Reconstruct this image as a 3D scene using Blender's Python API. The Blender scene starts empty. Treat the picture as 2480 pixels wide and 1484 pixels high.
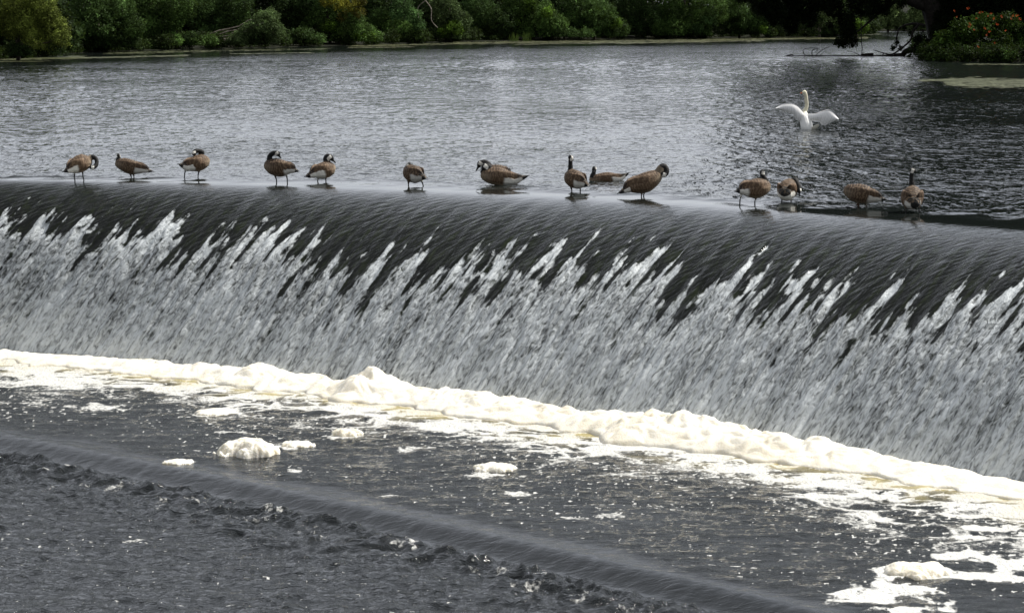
import bpy, bmesh, math, random
import numpy as np
from mathutils import Vector, Matrix
random.seed(7)
SC = bpy.context.scene
COL = SC.collection
# ------------------------------------------------------------------ camera
CAMZ = 4.25                     # metres above the upper water
FPX = 6300.0                    # focal length in units of a 2480 px wide frame
PITCH = math.atan(752.0 / FPX)
cam_d = bpy.data.cameras.new('camera'); cam = bpy.data.objects.new('camera', cam_d)
COL.objects.link(cam); SC.camera = cam
cam_d.sensor_width = 36.0; cam_d.lens = FPX / 2480 * 36.0
cam_d.clip_start = 0.5; cam_d.clip_end = 6000
cam.location = (0, 0, CAMZ); cam.rotation_euler = (math.pi / 2 - PITCH, 0, 0)
# ------------------------------------------------------------------ sky + sun
SUN_AZ = math.atan2(0.50, 0.19)         # from +Y (view direction) towards +X
SUN_EL = math.radians(52)
W = bpy.data.worlds.new('World'); SC.world = W; W.use_nodes = True
nt = W.node_tree; nt.nodes.clear()
out = nt.nodes.new('ShaderNodeOutputWorld'); bg = nt.nodes.new('ShaderNodeBackground')
sky = nt.nodes.new('ShaderNodeTexSky'); sky.sky_type = 'NISHITA'; sky.sun_disc = False
sky.sun_elevation = SUN_EL; sky.sun_rotation = SUN_AZ
hsv = nt.nodes.new('ShaderNodeHueSaturation'); hsv.inputs['Saturation'].default_value = 0.45
tc = nt.nodes.new('ShaderNodeTexCoord'); mp = nt.nodes.new('ShaderNodeMapping'); mp.inputs['Scale'].default_value = (1, 1, 2.5)
cn = nt.nodes.new('ShaderNodeTexNoise'); cn.inputs['Scale'].default_value = 3.0; cn.inputs['Detail'].default_value = 6
cr = nt.nodes.new('ShaderNodeMapRange'); cr.inputs[1].default_value = 0.38; cr.inputs[2].default_value = 0.66
cr.inputs[3].default_value = 0.55; cr.inputs[4].default_value = 0.98
mix = nt.nodes.new('ShaderNodeMix'); mix.data_type = 'RGBA'; mix.inputs[7].default_value = (6.2, 6.35, 6.9, 1)
L = nt.links.new
L(sky.outputs[0], hsv.inputs['Color']); L(tc.outputs['Generated'], mp.inputs[0]); L(mp.outputs[0], cn.inputs['Vector'])
sep = nt.nodes.new('ShaderNodeSeparateXYZ'); L(tc.outputs['Generated'], sep.inputs[0])
lo = nt.nodes.new('ShaderNodeMapRange'); lo.inputs[1].default_value = 0.80; lo.inputs[2].default_value = 0.38; lo.inputs[3].default_value = 0; lo.inputs[4].default_value = 1; L(sep.outputs[2], lo.inputs[0])
fr = nt.nodes.new('ShaderNodeMapRange'); fr.inputs[1].default_value = -0.3; fr.inputs[2].default_value = 0.8; fr.inputs[3].default_value = 0; fr.inputs[4].default_value = 1; L(sep.outputs[1], fr.inputs[0])
ml = nt.nodes.new('ShaderNodeMath'); ml.operation = 'MULTIPLY'; L(lo.outputs[0], ml.inputs[0]); L(fr.outputs[0], ml.inputs[1])
cc_ = nt.nodes.new('ShaderNodeMix'); cc_.data_type = 'RGBA'; cc_.inputs[6].default_value = (3.7, 3.76, 3.9, 1); cc_.inputs[7].default_value = (8.0, 8.3, 9.1, 1); L(ml.outputs[0], cc_.inputs[0]); L(cc_.outputs[2], mix.inputs[7])
L(cn.outputs[0], cr.inputs[0]); L(cr.outputs[0], mix.inputs[0]); L(hsv.outputs[0], mix.inputs[6]); L(mix.outputs[2], bg.inputs[0])
bg.inputs[1].default_value = 0.09; L(bg.outputs[0], out.inputs[0])
sun_d = bpy.data.lights.new('sun', 'SUN'); sun_d.energy = 4.4; sun_d.angle = math.radians(0.5); sun_d.color = (1.0, 0.96, 0.89)
sun = bpy.data.objects.new('sun', sun_d); COL.objects.link(sun)
SUNV = Vector((math.sin(SUN_AZ) * math.cos(SUN_EL), math.cos(SUN_AZ) * math.cos(SUN_EL), math.sin(SUN_EL)))
sun.rotation_euler = SUNV.to_track_quat('Z', 'Y').to_euler()
SC.view_settings.view_transform = 'Standard'; SC.view_settings.look = 'None'
SC.view_settings.exposure = 0.5; SC.view_settings.gamma = 1.0
SC.cycles.max_bounces = 6; SC.cycles.transparent_max_bounces = 8
SC.cycles.sample_clamp_indirect = 6

ZL, ZS = -3.66, -3.84           # pool under the weir, pool under the sill

def at(px, py, z):
    """point of the plane z that lies under (px, py); frame 2480 x 1484"""
    px = np.asarray(px, float); py = np.asarray(py, float)
    x = px - 1240; y = -(py - 742); c, s = math.cos(PITCH), math.sin(PITCH)
    dy = FPX * c + y * s; dz = -FPX * s + y * c
    t = (z - CAMZ) / dz
    return np.stack([x * t, dy * t, np.zeros_like(x * t) + z], -1)
def at_depth(px, py, Y):
    x = px - 1240; y = -(py - 742); c, s = math.cos(PITCH), math.sin(PITCH)
    dy = FPX * c + y * s; dz = -FPX * s + y * c; t = Y / dy
    return np.array([x * t, Y, CAMZ + dz * t])
def ppm_at(Y, z=0): return FPX / (Y * math.cos(PITCH) + (CAMZ - z) * math.sin(PITCH))

# ------------------------------------------------------------------ noise
_rs = np.random.RandomState(3); _P = _rs.permutation(512); _P = np.concatenate([_P, _P, _P])
_A = _rs.rand(512) * 2 * np.pi; _GX, _GY = np.cos(_A), np.sin(_A)
def pn(x, y, seed=0):
    x = np.asarray(x, float) + seed * 17.31; y = np.asarray(y, float) + seed * 9.77
    xi = np.floor(x).astype(int); yi = np.floor(y).astype(int); xf = x - xi; yf = y - yi
    u = xf * xf * xf * (xf * (xf * 6 - 15) + 10); v = yf * yf * yf * (yf * (yf * 6 - 15) + 10)
    def g(a, b, fx, fy):
        h = _P[(_P[a & 511] + b) & 511]
        return _GX[h] * fx + _GY[h] * fy
    n0 = g(xi, yi, xf, yf) * (1 - u) + g(xi + 1, yi, xf - 1, yf) * u
    n1 = g(xi, yi + 1, xf, yf - 1) * (1 - u) + g(xi + 1, yi + 1, xf - 1, yf - 1) * u
    return (n0 * (1 - v) + n1 * v) * 1.5
def fbm(x, y, o=4, seed=0, g=0.5):
    r = 0; a = 1; t = 0
    for i in range(o):
        r = r + a * pn(x * 2 ** i, y * 2 ** i, seed + i * 3); t += a; a *= g
    return r / t
def waves(x, y):
    gust = 0.60 + 0.6 * fbm(x * 0.06, y * 0.035, 2, 201)
    w = 0.030 * pn(x * 2.4 + 0.3 * y, y * 1.25, 202) + 0.020 * pn(x * 4.6 - 0.4 * y, y * 2.3, 203) + 0.045 * pn(x * 1.0 - 0.15 * y, y * 0.55, 204) + 0.012 * pn(x * 9, y * 4.5, 205)
    return w * gust
def ss(a, b, x):
    t = np.clip((x - a) / (b - a), 0, 1); return t * t * (3 - 2 * t)

# ------------------------------------------------------------------ objects
def tag(o, label=None, cat=None, group=None, kind=None):
    if label: o['label'] = label
    if cat: o['category'] = cat
    if group: o['group'] = group
    if kind: o['kind'] = kind
    return o
def empty(name, loc, label=None, cat=None, group=None):
    o = bpy.data.objects.new(name, None); COL.objects.link(o); o.location = loc
    o.empty_display_size = 0.3
    return tag(o, label, cat, group)
def mesh_np(name, V, F, mat, parent=None, attrs=None, smooth=True, col=None):
    """V (n,3); F (m,k) index array with k = 3 or 4"""
    V = np.ascontiguousarray(V, dtype=np.float32); F = np.ascontiguousarray(F, dtype=np.int32)
    me = bpy.data.meshes.new(name); k = F.shape[1]
    me.vertices.add(len(V)); me.vertices.foreach_set('co', V.ravel())
    me.loops.add(F.size); me.loops.foreach_set('vertex_index', F.ravel())
    me.polygons.add(len(F)); me.polygons.foreach_set('loop_start', np.arange(len(F), dtype=np.int32) * k)
    me.update(calc_edges=True)
    me.polygons.foreach_set('use_smooth', np.full(len(F), smooth, dtype=bool))
    for n, a in (attrs or {}).items():
        at_ = me.attributes.new(n, 'FLOAT', 'POINT'); at_.data.foreach_set('value', np.asarray(a, np.float32).ravel())
    if col is not None:
        c = me.attributes.new('Col', 'FLOAT_COLOR', 'POINT')
        c.data.foreach_set('color', np.concatenate([col, np.ones((len(col), 1))], 1).astype(np.float32).ravel())
    me.materials.append(mat)
    o = bpy.data.objects.new(name, me); COL.objects.link(o)
    if parent is not None: o.parent = parent
    return o
def grid_faces(nr, nc):
    i = np.arange(nr - 1)[:, None] * nc + np.arange(nc - 1)[None]
    i = i.ravel(); return np.stack([i, i + 1, i + nc + 1, i + nc], 1)
def tube(pts, rad, n=8, caps=True):
    """tube along pts with radii; returns V, F(quads)"""
    P = np.asarray(pts, float); R = np.asarray(rad, float); m = len(P); V = []; up = np.array([0.03, 0.05, 1.0])
    for i in range(m):
        t = P[min(i + 1, m - 1)] - P[max(i - 1, 0)]; t = t / (np.linalg.norm(t) + 1e-9)
        a = np.cross(t, up); 
        if np.linalg.norm(a) < 0.1: a = np.cross(t, np.array([1.0, 0, 0]))
        a /= np.linalg.norm(a); b = np.cross(t, a)
        th = np.arange(n) / n * 2 * np.pi
        V.append(P[i] + R[i] * (np.cos(th)[:, None] * a + np.sin(th)[:, None] * b))
    V = np.concatenate(V); F = []
    for i in range(m - 1):
        for j in range(n):
            F.append((i * n + j, i * n + (j + 1) % n, (i + 1) * n + (j + 1) % n, (i + 1) * n + j))
    return V, np.array(F)
def join(parts):
    V = []; F = []; o = 0
    for v, f in parts: V.append(v); F.append(f + o); o += len(v)
    return np.concatenate(V), np.concatenate(F)
def smooth_line(pts, n):
    P = np.asarray(pts, float); t = np.linspace(0, len(P) - 1, n); i = np.clip(t.astype(int), 0, len(P) - 2); f = (t - i)[:, None]
    p0 = P[np.clip(i - 1, 0, None)]; p1 = P[i]; p2 = P[i + 1]; p3 = P[np.clip(i + 2, None, len(P) - 1)]
    return 0.5 * (2 * p1 + (p2 - p0) * f + (2 * p0 - 5 * p1 + 4 * p2 - p3) * f * f + (3 * p1 - p0 - 3 * p2 + p3) * f ** 3)

# ------------------------------------------------------------------ materials
def new_mat(name):
    m = bpy.data.materials.new(name); m.use_nodes = True; m.node_tree.nodes.clear()
    o = m.node_tree.nodes.new('ShaderNodeOutputMaterial'); return m, m.node_tree, o
class N:
    def __init__(s, nt): s.nt = nt
    def node(s, t, **k):
        n = s.nt.nodes.new(t)
        for a, b in k.items(): setattr(n, a, b)
        return n
    def l(s, a, b): s.nt.links.new(a, b)
    def put(s, sock, v):
        if hasattr(v, 'links') or hasattr(v, 'is_linked'): s.l(v, sock)
        else: sock.default_value = v
    def math(s, op, a, b=0.0, c=None, clamp=False):
        n = s.node('ShaderNodeMath', operation=op); n.use_clamp = clamp
        s.put(n.inputs[0], a); s.put(n.inputs[1], b)
        if c is not None: s.put(n.inputs[2], c)
        return n.outputs[0]
    def attr(s, name, out='Fac'):
        n = s.node('ShaderNodeAttribute'); n.attribute_name = name; return n.outputs[out]
    def noise(s, vec, scale, detail=3, rough=0.5, dist=0.0):
        n = s.node('ShaderNodeTexNoise'); s.l(vec, n.inputs['Vector']); n.inputs['Scale'].default_value = scale
        n.inputs['Detail'].default_value = detail; n.inputs['Roughness'].default_value = rough; n.inputs['Distortion'].default_value = dist
        return n.outputs[0]
    def mapping(s, vec, scale=(1, 1, 1), rot=(0, 0, 0)):
        n = s.node('ShaderNodeMapping'); s.l(vec, n.inputs[0]); n.inputs['Scale'].default_value = scale; n.inputs['Rotation'].default_value = rot
        return n.outputs[0]
    def mr(s, v, a, b, c=0.0, d=1.0, kind='SMOOTHSTEP'):
        n = s.node('ShaderNodeMapRange', interpolation_type=kind)
        s.l(v, n.inputs[0]); 
        for i, x in enumerate((a, b, c, d)): s.put(n.inputs[i + 1], x)
        return n.outputs[0]
    def mix(s, f, a, b):
        n = s.node('ShaderNodeMix', data_type='RGBA'); s.put(n.inputs[0], f); s.put(n.inputs[6], a); s.put(n.inputs[7], b); return n.outputs[2]
    def bump(s, h, dist, strength=1.0, normal=None):
        n = s.node('ShaderNodeBump'); s.put(n.inputs['Strength'], strength); s.put(n.inputs['Distance'], dist); s.l(h, n.inputs['Height'])
        if normal is not None: s.l(normal, n.inputs['Normal'])
        return n.outputs[0]
    def geo(s): return s.node('ShaderNodeNewGeometry').outputs['Position']

WATER_DARK = (0.010, 0.013, 0.012, 1)
def water_material():
    """upper water, crest and fall: attributes rip, flow, foam, u, v"""
    m, nt, o = new_mat('river_water'); n = N(nt)
    pos = n.geo(); rip = n.attr('rip'); flow = n.attr('flow'); foam = n.attr('foam')
    cu = n.node('ShaderNodeCombineXYZ'); n.l(n.attr('u'), cu.inputs[0]); n.l(n.attr('v'), cu.inputs[1]); uv = cu.outputs[0]
    big = n.noise(n.mapping(pos, (1, 0.6, 1)), 0.09, 2)
    amp = n.math('MULTIPLY', rip, n.mr(big, 0.35, 0.65, 0.55, 1.25))
    p2 = n.mapping(pos, (0.8, 1.25, 1), (0, 0, 0.35))
    h = n.noise(n.mapping(pos, (2.6, 1.35, 1), (0, 0, 0.12)), 1.0, 3, 0.55, 0.3)
    h2 = n.noise(n.mapping(pos, (0.9, 0.5, 1), (0, 0, -0.3)), 1.0, 2, 0.5)
    hh = n.math('ADD', n.math('MULTIPLY', h, 0.27), n.math('MULTIPLY', h2, 0.32))
    hh = n.math('MULTIPLY', hh, amp)
    # streamlines of the accelerating water
    fl = n.noise(n.mapping(uv, (6.0, 3.2, 1), (0, 0, 0.5)), 1.0, 3, 0.55, 0.8)
    fs = n.noise(n.mapping(uv, (18, 11, 1), (0, 0, 0.4)), 1.0, 3, 0.6, 0.2)
    ff = n.math('ADD', n.math('MULTIPLY', fl, 0.035), n.math('MULTIPLY', fs, 0.016))
    cd_ = n.node('ShaderNodeCombineXYZ'); n.l(n.attr('ra'), cd_.inputs[0]); n.l(n.attr('rb'), cd_.inputs[1])
    fr_ = n.noise(n.mapping(cd_.outputs[0], (2.6, 9.5, 1)), 1.0, 3, 0.55, 0.5)
    ff = n.math('ADD', n.math('MULTIPLY', ff, 0.45), n.math('MULTIPLY', fr_, 0.045))
    ff = n.math('MULTIPLY', ff, flow)
    hh = n.math('ADD', hh, ff)
    bmp = n.bump(hh, 1.0)
    b = n.node('ShaderNodeBsdfPrincipled'); b.inputs['Roughness'].default_value = 0.07; b.inputs['IOR'].default_value = 1.333
    moss = n.mix(n.mr(n.noise(n.mapping(uv, (9, 3, 1)), 1.0, 3), 0.45, 0.7), (0.006, 0.0075, 0.006, 1), (0.013, 0.018, 0.007, 1))
    base = n.mix(flow, WATER_DARK, moss)
    n.l(base, b.inputs['Base Color']); n.l(bmp, b.inputs['Normal'])
    # white water
    w1 = n.noise(n.mapping(uv, (14.5, 12, 1)), 1.0, 4, 0.62, 0.7)
    w2 = n.noise(n.mapping(uv, (4.5, 2.2, 1)), 1.0, 2, 0.5, 0.4)
    wn = n.math('ADD', n.math('MULTIPLY', w1, 0.75), n.math('MULTIPLY', w2, 0.25))
    thr = n.mr(foam, 0.0, 1.0, 0.82, 0.215, 'LINEAR')
    mask = n.mr(wn, thr, n.math('ADD', thr, 0.37), 0.0, 1.0)
    mask = n.math('MULTIPLY', mask, n.mr(foam, 0.0, 0.15))
    fb = n.node('ShaderNodeBsdfPrincipled'); fb.inputs['Roughness'].default_value = 0.35
    fb.inputs['Base Color'].default_value = (0.66, 0.70, 0.72, 1); fb.inputs['IOR'].default_value = 1.33
    n.l(n.bump(wn, 0.035), fb.inputs['Normal'])
    mx = n.node('ShaderNodeMixShader'); n.l(mask, mx.inputs[0]); n.l(b.outputs[0], mx.inputs[1]); n.l(fb.outputs[0], mx.inputs[2])
    n.l(mx.outputs[0], o.inputs[0]); return m
def pool_material():
    """lower pool: attributes foam (white lace), yel (aerated brownish water), calm"""
    m, nt, o = new_mat('pool_water'); n = N(nt)
    pos = n.geo(); foam = n.attr('foam'); yel = n.attr('yel'); calm = n.attr('calm')
    p2 = n.mapping(pos, (0.75, 1.3, 1), (0, 0, 0.25))
    h = n.noise(p2, 3.1, 5, 0.62, 0.6)
    hf = n.noise(p2, 17, 3, 0.6, 0.3)
    amp = n.mr(calm, 0.0, 1.0, 1.0, 0.12, 'LINEAR')
    hh = n.math('MULTIPLY', n.math('ADD', n.math('MULTIPLY', h, 0.115), n.math('MULTIPLY', hf, 0.014)), amp)
    b = n.node('ShaderNodeBsdfPrincipled'); b.inputs['Roughness'].default_value = 0.06; b.inputs['IOR'].default_value = 1.333
    base = n.mix(yel, (0.011, 0.013, 0.014, 1), (0.42, 0.36, 0.17, 1))
    n.l(base, b.inputs['Base Color']); n.l(n.bump(hh, 1.0), b.inputs['Normal'])
    br = n.noise(n.mapping(pos, (1, 0.5, 1)), 22, 4, 0.7, 0.3)
    vo = n.node('ShaderNodeTexVoronoi'); n.l(n.mapping(pos, (1, 0.6, 1)), vo.inputs['Vector']); vo.inputs['Scale'].default_value = 15
    br = n.math('ADD', n.math('MULTIPLY', br, 0.75), n.math('MULTIPLY', vo.outputs['Distance'], 0.32))
    e = n.math('ADD', foam, n.math('MULTIPLY', n.math('SUBTRACT', br, 0.5), 0.6))
    mask = n.mr(e, 0.38, 0.66)
    fb = n.node('ShaderNodeBsdfPrincipled'); fb.inputs['Roughness'].default_value = 0.45
    n.l(n.mix(yel, (0.66, 0.66, 0.63, 1), (0.64, 0.60, 0.49, 1)), fb.inputs['Base Color'])
    n.l(n.bump(br, 0.05), fb.inputs['Normal'])
    mx = n.node('ShaderNodeMixShader'); n.l(mask, mx.inputs[0]); n.l(b.outputs[0], mx.inputs[1]); n.l(fb.outputs[0], mx.inputs[2])
    n.l(mx.outputs[0], o.inputs[0]); return m
def foam_material():
    m, nt, o = new_mat('foam'); n = N(nt); pos = n.geo()
    b = n.node('ShaderNodeBsdfPrincipled'); b.inputs['Roughness'].default_value = 0.5
    big = n.noise(pos, 1.3, 3); fine = n.noise(pos, 45, 4, 0.7)
    cu = n.mix(n.mr(big, 0.3, 0.7), (0.76, 0.705, 0.58, 1), (0.78, 0.755, 0.68, 1))
    n.l(cu, b.inputs['Base Color']); b.inputs['Subsurface Weight'].default_value = 0.6
    b.inputs['Subsurface Radius'].default_value = (0.14, 0.13, 0.10); b.inputs['Subsurface Scale'].default_value = 1.0
    v = n.node('ShaderNodeTexVoronoi'); n.l(pos, v.inputs['Vector']); v.inputs['Scale'].default_value = 30
    hh = n.math('ADD', n.math('MULTIPLY', fine, 0.6), n.math('MULTIPLY', v.outputs['Distance'], -0.5))
    n.l(n.bump(hh, 0.010), b.inputs['Normal']); n.l(b.outputs[0], o.inputs[0]); return m
def col_material(name, rough=0.6, spec=0.3, band=0.0, bump=0.0):
    """vertex colours are the thing's own colours; band = pale feather edges"""
    m, nt, o = new_mat(name); n = N(nt)
    b = n.node('ShaderNodeBsdfPrincipled'); b.inputs['Roughness'].default_value = rough; b.inputs['Specular IOR Level'].default_value = spec
    c = n.attr('Col', 'Color')
    if band:
        tc = n.node('ShaderNodeTexCoord'); pos = tc.outputs['Object']
        ax = n.attr('ax'); nz = n.noise(pos, 14, 3)
        w = n.math('FRACT', n.math('ADD', n.math('MULTIPLY', ax, 17.0), n.math('MULTIPLY', nz, 2.2)))
        w = n.mr(w, 0.55, 0.95, 0.0, 1.0); w = n.math('MULTIPLY', w, n.attr('feath')); w = n.math('MULTIPLY', w, band)
        c = n.mix(w, c, (0.42, 0.30, 0.19, 1))
        n.l(n.bump(n.noise(pos, 40, 3), 0.012), b.inputs['Normal'])
    n.l(c, b.inputs['Base Color']); n.l(b.outputs[0], o.inputs[0]); return m
def leaf_material():
    m, nt, o = new_mat('leaves'); n = N(nt); c = n.attr('Col', 'Color')
    d = n.node('ShaderNodeBsdfPrincipled'); d.inputs['Roughness'].default_value = 0.6; d.inputs['Specular IOR Level'].default_value = 0.05
    t = n.node('ShaderNodeBsdfTranslucent'); n.l(c, d.inputs['Base Color']); n.l(n.mix(0.25, c, (0.07, 0.10, 0.01, 1)), t.inputs[0])
    mx = n.node('ShaderNodeMixShader'); mx.inputs[0].default_value = 0.28; n.l(d.outputs[0], mx.inputs[1]); n.l(t.outputs[0], mx.inputs[2])
    n.l(mx.outputs[0], o.inputs[0]); return m
def plain(name, c1, c2, scale, rough=0.8, bump=0.03):
    m, nt, o = new_mat(name); n = N(nt); pos = n.geo()
    b = n.node('ShaderNodeBsdfPrincipled'); b.inputs['Roughness'].default_value = rough; b.inputs['Specular IOR Level'].default_value = 0.15
    nz = n.noise(pos, scale, 5, 0.6); n.l(n.mix(n.mr(nz, 0.35, 0.65), c1, c2), b.inputs['Base Color'])
    n.l(n.bump(nz, bump), b.inputs['Normal']); n.l(b.outputs[0], o.inputs[0]); return m
M_WATER = water_material(); M_POOL = pool_material(); M_FOAM = foam_material()
M_BIRD = col_material('goose_feathers', 0.65, 0.25, band=0.36); M_SKIN = col_material('bird_skin', 0.4, 0.4)
M_SWAN = col_material('swan_feathers', 0.6, 0.3)
M_LEAF = leaf_material()
M_BARK = plain('bark', (0.03, 0.024, 0.018, 1), (0.09, 0.075, 0.06, 1), 6)
M_DARKBARK = plain('dark_bark', (0.008, 0.007, 0.006, 1), (0.022, 0.019, 0.016, 1), 6)
M_PALEBARK = plain('pale_bark', (0.13, 0.11, 0.09, 1), (0.30, 0.27, 0.23, 1), 6)
M_EARTH = plain('bank_earth', (0.006, 0.007, 0.004, 1), (0.016, 0.018, 0.008, 1), 0.8, 0.95, 0.1)
M_PAD = col_material('lily_leaf', 0.5, 0.4)

# ------------------------------------------------------------------ the weir in plan
def crest_y(x): return 437 + 0.01506 * (x - 300) + 1.486e-5 * (x - 300) ** 2
TOPX = np.array([-700, -300, 0, 200, 400, 550, 700, 900, 1000, 1200, 1400, 1520, 1600, 1750, 1900, 2000, 2200, 2480, 2900])
TOPY = np.array([815, 836, 850, 857, 867, 878, 895, 926, 935, 958, 985, 1000, 998, 1022, 1052, 1072, 1115, 1165, 1250])
_pf = np.polyfit(TOPX, TOPY + np.array([0, 4, 8, 10, 14, 22, 28, 30, 32, 28, 24, 34, 40, 38, 34, 26, 18, 6, 4]), 3)
def foot_y(x): return np.polyval(_pf, x)
NS = 1500
cpx = np.linspace(-420, 3050, NS)
C = at(cpx, crest_y(cpx) + 1 + 0.003 * cpx, 0.0)
fpx = cpx - 245 - 0.05 * cpx
Fp = at(fpx, foot_y(fpx), ZL)
def extend(P, nl, nr):
    dl = (P[0] - P[40]) / 40; dr = (P[-1] - P[-41]) / 40
    return np.concatenate([P[0] + dl * np.arange(nl, 0, -1)[:, None], P, P[-1] + dr * np.arange(1, nr + 1)[:, None]])
C = extend(C, 300, 650); Fp = extend(Fp, 300, 650); NS = len(C)
ds = np.linalg.norm(np.diff(C[:, :2], axis=0), axis=1); U = np.concatenate([[0], np.cumsum(ds)])
D = Fp[:, :2] - C[:, :2]; R = np.linalg.norm(D, axis=1)

# falling sheet ------------------------------------------------------
TAU0 = -1.2
tau = np.concatenate([np.linspace(TAU0, 0, 130, endpoint=False), np.linspace(0, 1.05, 400)])
T, S = np.meshgrid(tau, np.arange(NS), indexing='ij')
Ug = U[S]; Vg = T * 4.3
X = C[S, 0] + D[S, 0] * T; Y = C[S, 1] + D[S, 1] * T
Tp = np.clip(T, 0, None)
Z = -(-ZL) * Tp ** 2.25
Us = Ug + 0.20 * np.clip(Vg - 1.7, 0, None) ** 1.7
start = 1.80 + 0.30 * ss(0, 14, Ug - U[300]) + 0.45 * fbm(Ug * 0.32, Vg * 0 + 2, 3, 5) + 0.15 * pn(Ug * 1.1, Vg * 0, 8)
sp = 0.85 * pn(Us * 2.6 + 0.3 * pn(Us, Vg, 2), Vg * 0.45, 11) * (1 + 0.9 * pn(Us * 0.5, Vg * 0, 15)) + 0.7 * pn(Us * 6.5, Vg * 1.0, 12) + 0.35 * pn(Us * 13, Vg * 2.5, 13)
sx = (Vg - start)
foam = ss(-0.15, 0.85, sx + 0.95 * sp + 0.75 * fbm(Us * 5, Vg * 3.2, 3, 14))
foam = foam * ss(-1.0, -0.2, sx)
foam = np.maximum(foam, 0.80 * ss(0.35, 1.15, sx + 0.45 * sp)) * (0.84 + 0.16 * ss(0.5, 3.2, sx)) + 0.10 * ss(0.8, 1.6, sx) * fbm(Us * 1.2, Vg * 0.5, 3, 21) * 2
tip = ss(0.5, 0.9, foam) * ss(1.0, 0.1, sx)  # streak tips: extra foam brightens them in place of sun sparkle
foam = np.clip(foam + 0.2 * tip, 0, 1)
rip = ss(-0.05, -0.65, T + 0.18 * pn(Ug * 0.9, Vg * 0.5, 3)) ** 0.8
flow = ss(0.0, 0.24, T) * (0.35 + 0.65 * ss(0.1, 0.5, T))
hfl = 0.022 * pn(Us * 3.0, Vg * 0.6, 31) * ss(0.05, 0.5, T) + 0.05 * pn(Us * 4, Vg * 1.2, 33) * foam + 0.04 * pn(Us * 9, Vg * 3.2, 35) * foam
hfl += 0.004 * pn(Ug * 2.2, Vg * 0.7, 37) * ss(-0.15, 0.05, T)
slope = np.clip(2.25 * 3.66 / 4.3 * Tp ** 1.25, 0, 2); nz = 1 / np.sqrt(1 + slope ** 2); nh = slope * nz
ux, uy = D[S, 0] / R[S], D[S, 1] / R[S]
WV = waves(X, Y) * rip; X = X + ux * nh * hfl; Y = Y + uy * nh * hfl; Z = Z + nz * hfl + WV
RA_ = (Ug - 0.7 * Vg) / 1.22; RB_ = (0.7 * Ug + Vg) / 1.22
V = np.stack([X, Y, Z], -1).reshape(-1, 3)
fall = mesh_np('falling_water', V, grid_faces(len(tau), NS)[:, ::-1], M_WATER,
               attrs=dict(rip=rip * 0.55, flow=flow, foam=foam, u=Us, v=Vg, ra=RA_, rb=RB_))
tag(fall, 'sheet of water sliding over the curved weir and breaking white', 'waterfall', kind='structure')
def surf_z(x, y):
    """height of the water where a bird stands"""
    d = np.hypot(C[:, 0] + D[:, 0] * 0 - x, C[:, 1] - y); i = int(np.argmin(d))
    t = ((x - C[i, 0]) * D[i, 0] + (y - C[i, 1]) * D[i, 1]) / R[i] ** 2
    return -3.66 * max(t, 0) ** 2.25

# upper lake ----------------------------------------------------------
J = C[:, :2] + D * TAU0
sel = np.unique(np.concatenate([np.arange(0, NS, 2), [NS - 1]]))
Jx = J[sel]
far = np.stack([Jx[:, 0] * 45, np.full(len(sel), 1400.0)], 1)
d_ = np.cumsum(0.10 * 1.0031 ** np.arange(660)); w = np.concatenate([[0], d_, np.geomspace(d_[-1] * 1.02, 1335, 60)]) / 1335
LX = Jx[None, :, 0] * (1 - w[:, None]) + far[None, :, 0] * w[:, None]
LY = Jx[None, :, 1] * (1 - w[:, None]) + far[None, :, 1] * w[:, None]
SH = np.array([(-900, 158), (-400, 153), (0, 145), (205, 128), (478, 120), (848, 110), (1135, 101), (1695, 93), (1980, 90), (2110, 83)])
shore = at(SH[:, 0], SH[:, 1], 0.0)
# ripples die out in the lee of the shore
ysh = np.interp(LX, shore[:, 0], shore[:, 1]); lee = ss(52, 20, ysh - LY + 7 * fbm(LX * 0.05, LY * 0.1, 3, 210)) * (LX < shore[-1, 0])
ripL = 1 - 0.85 * lee; wide = ss(215, 165, LY); LZ = waves(LX, LY) * ripL * (0.35 + 0.65 * wide)
o = mesh_np('lake_water', np.stack([LX, LY, LZ], -1).reshape(-1, 3), grid_faces(len(w), len(sel)), M_WATER,
            attrs=dict(rip=ripL * (0.55 + 0.45 * (1 - wide)), flow=LX * 0, foam=LX * 0, u=LX, v=LY))
tag(o, 'calm grey rippled water above the weir', 'lake', kind='structure')

# lower pool ----------------------------------------------------------
xs = np.arange(-22, 20, 0.027); ys = np.arange(25, 62.5, 0.05)
PX, PY = np.meshgrid(xs, ys)
fx, fy_ = Fp[:, 0], Fp[:, 1]; o_ = np.argsort(fx)
footY = np.interp(PX, fx[o_], fy_[o_])
slp = np.gradient(fy_[o_], fx[o_]); cs = 1 / np.sqrt(1 + np.interp(PX, fx[o_], slp) ** 2)
E = (footY - PY) * cs                        # metres out from the foot of the fall
SPX = np.array([-900, -300, 0, 300, 600, 900, 1200, 1700, 2300, 3000]); SPY = np.array([880, 1005, 1072, 1112, 1160, 1222, 1290, 1412, 1565, 1750])
sl = at(SPX, np.polyval(np.polyfit(SPX, SPY, 2), SPX), ZL)
sillY = np.interp(PX, sl[:, 0], sl[:, 1]); ssl = np.gradient(sl[:, 1], sl[:, 0]); cs2 = 1 / np.sqrt(1 + np.interp(PX, sl[:, 0], ssl) ** 2)
Wd = (sillY - PY) * cs2                      # metres past the sill crest
step = ss(-0.12, 0.62, Wd)
turb = ss(0.5, 0.8, Wd) * (0.30 + 0.8 * ss(3.4, 0.7, Wd))
sm = ss(-0.85, -0.2, Wd + 0.3 * pn(PX * 0.5, PY * 0.5, 48)) * (1 - ss(0.55, 0.75, Wd))   # smooth band over the sill
wx = PX + 0.25 * pn(PX * 0.8, PY * 0.8, 41); wy = PY + 0.25 * pn(PX * 0.8, PY * 0.8, 42)
rid = 1 - np.abs(fbm(wx * 1.3 + wy * 0.5, wy * 1.5, 3, 51)) * 2.2
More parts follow.
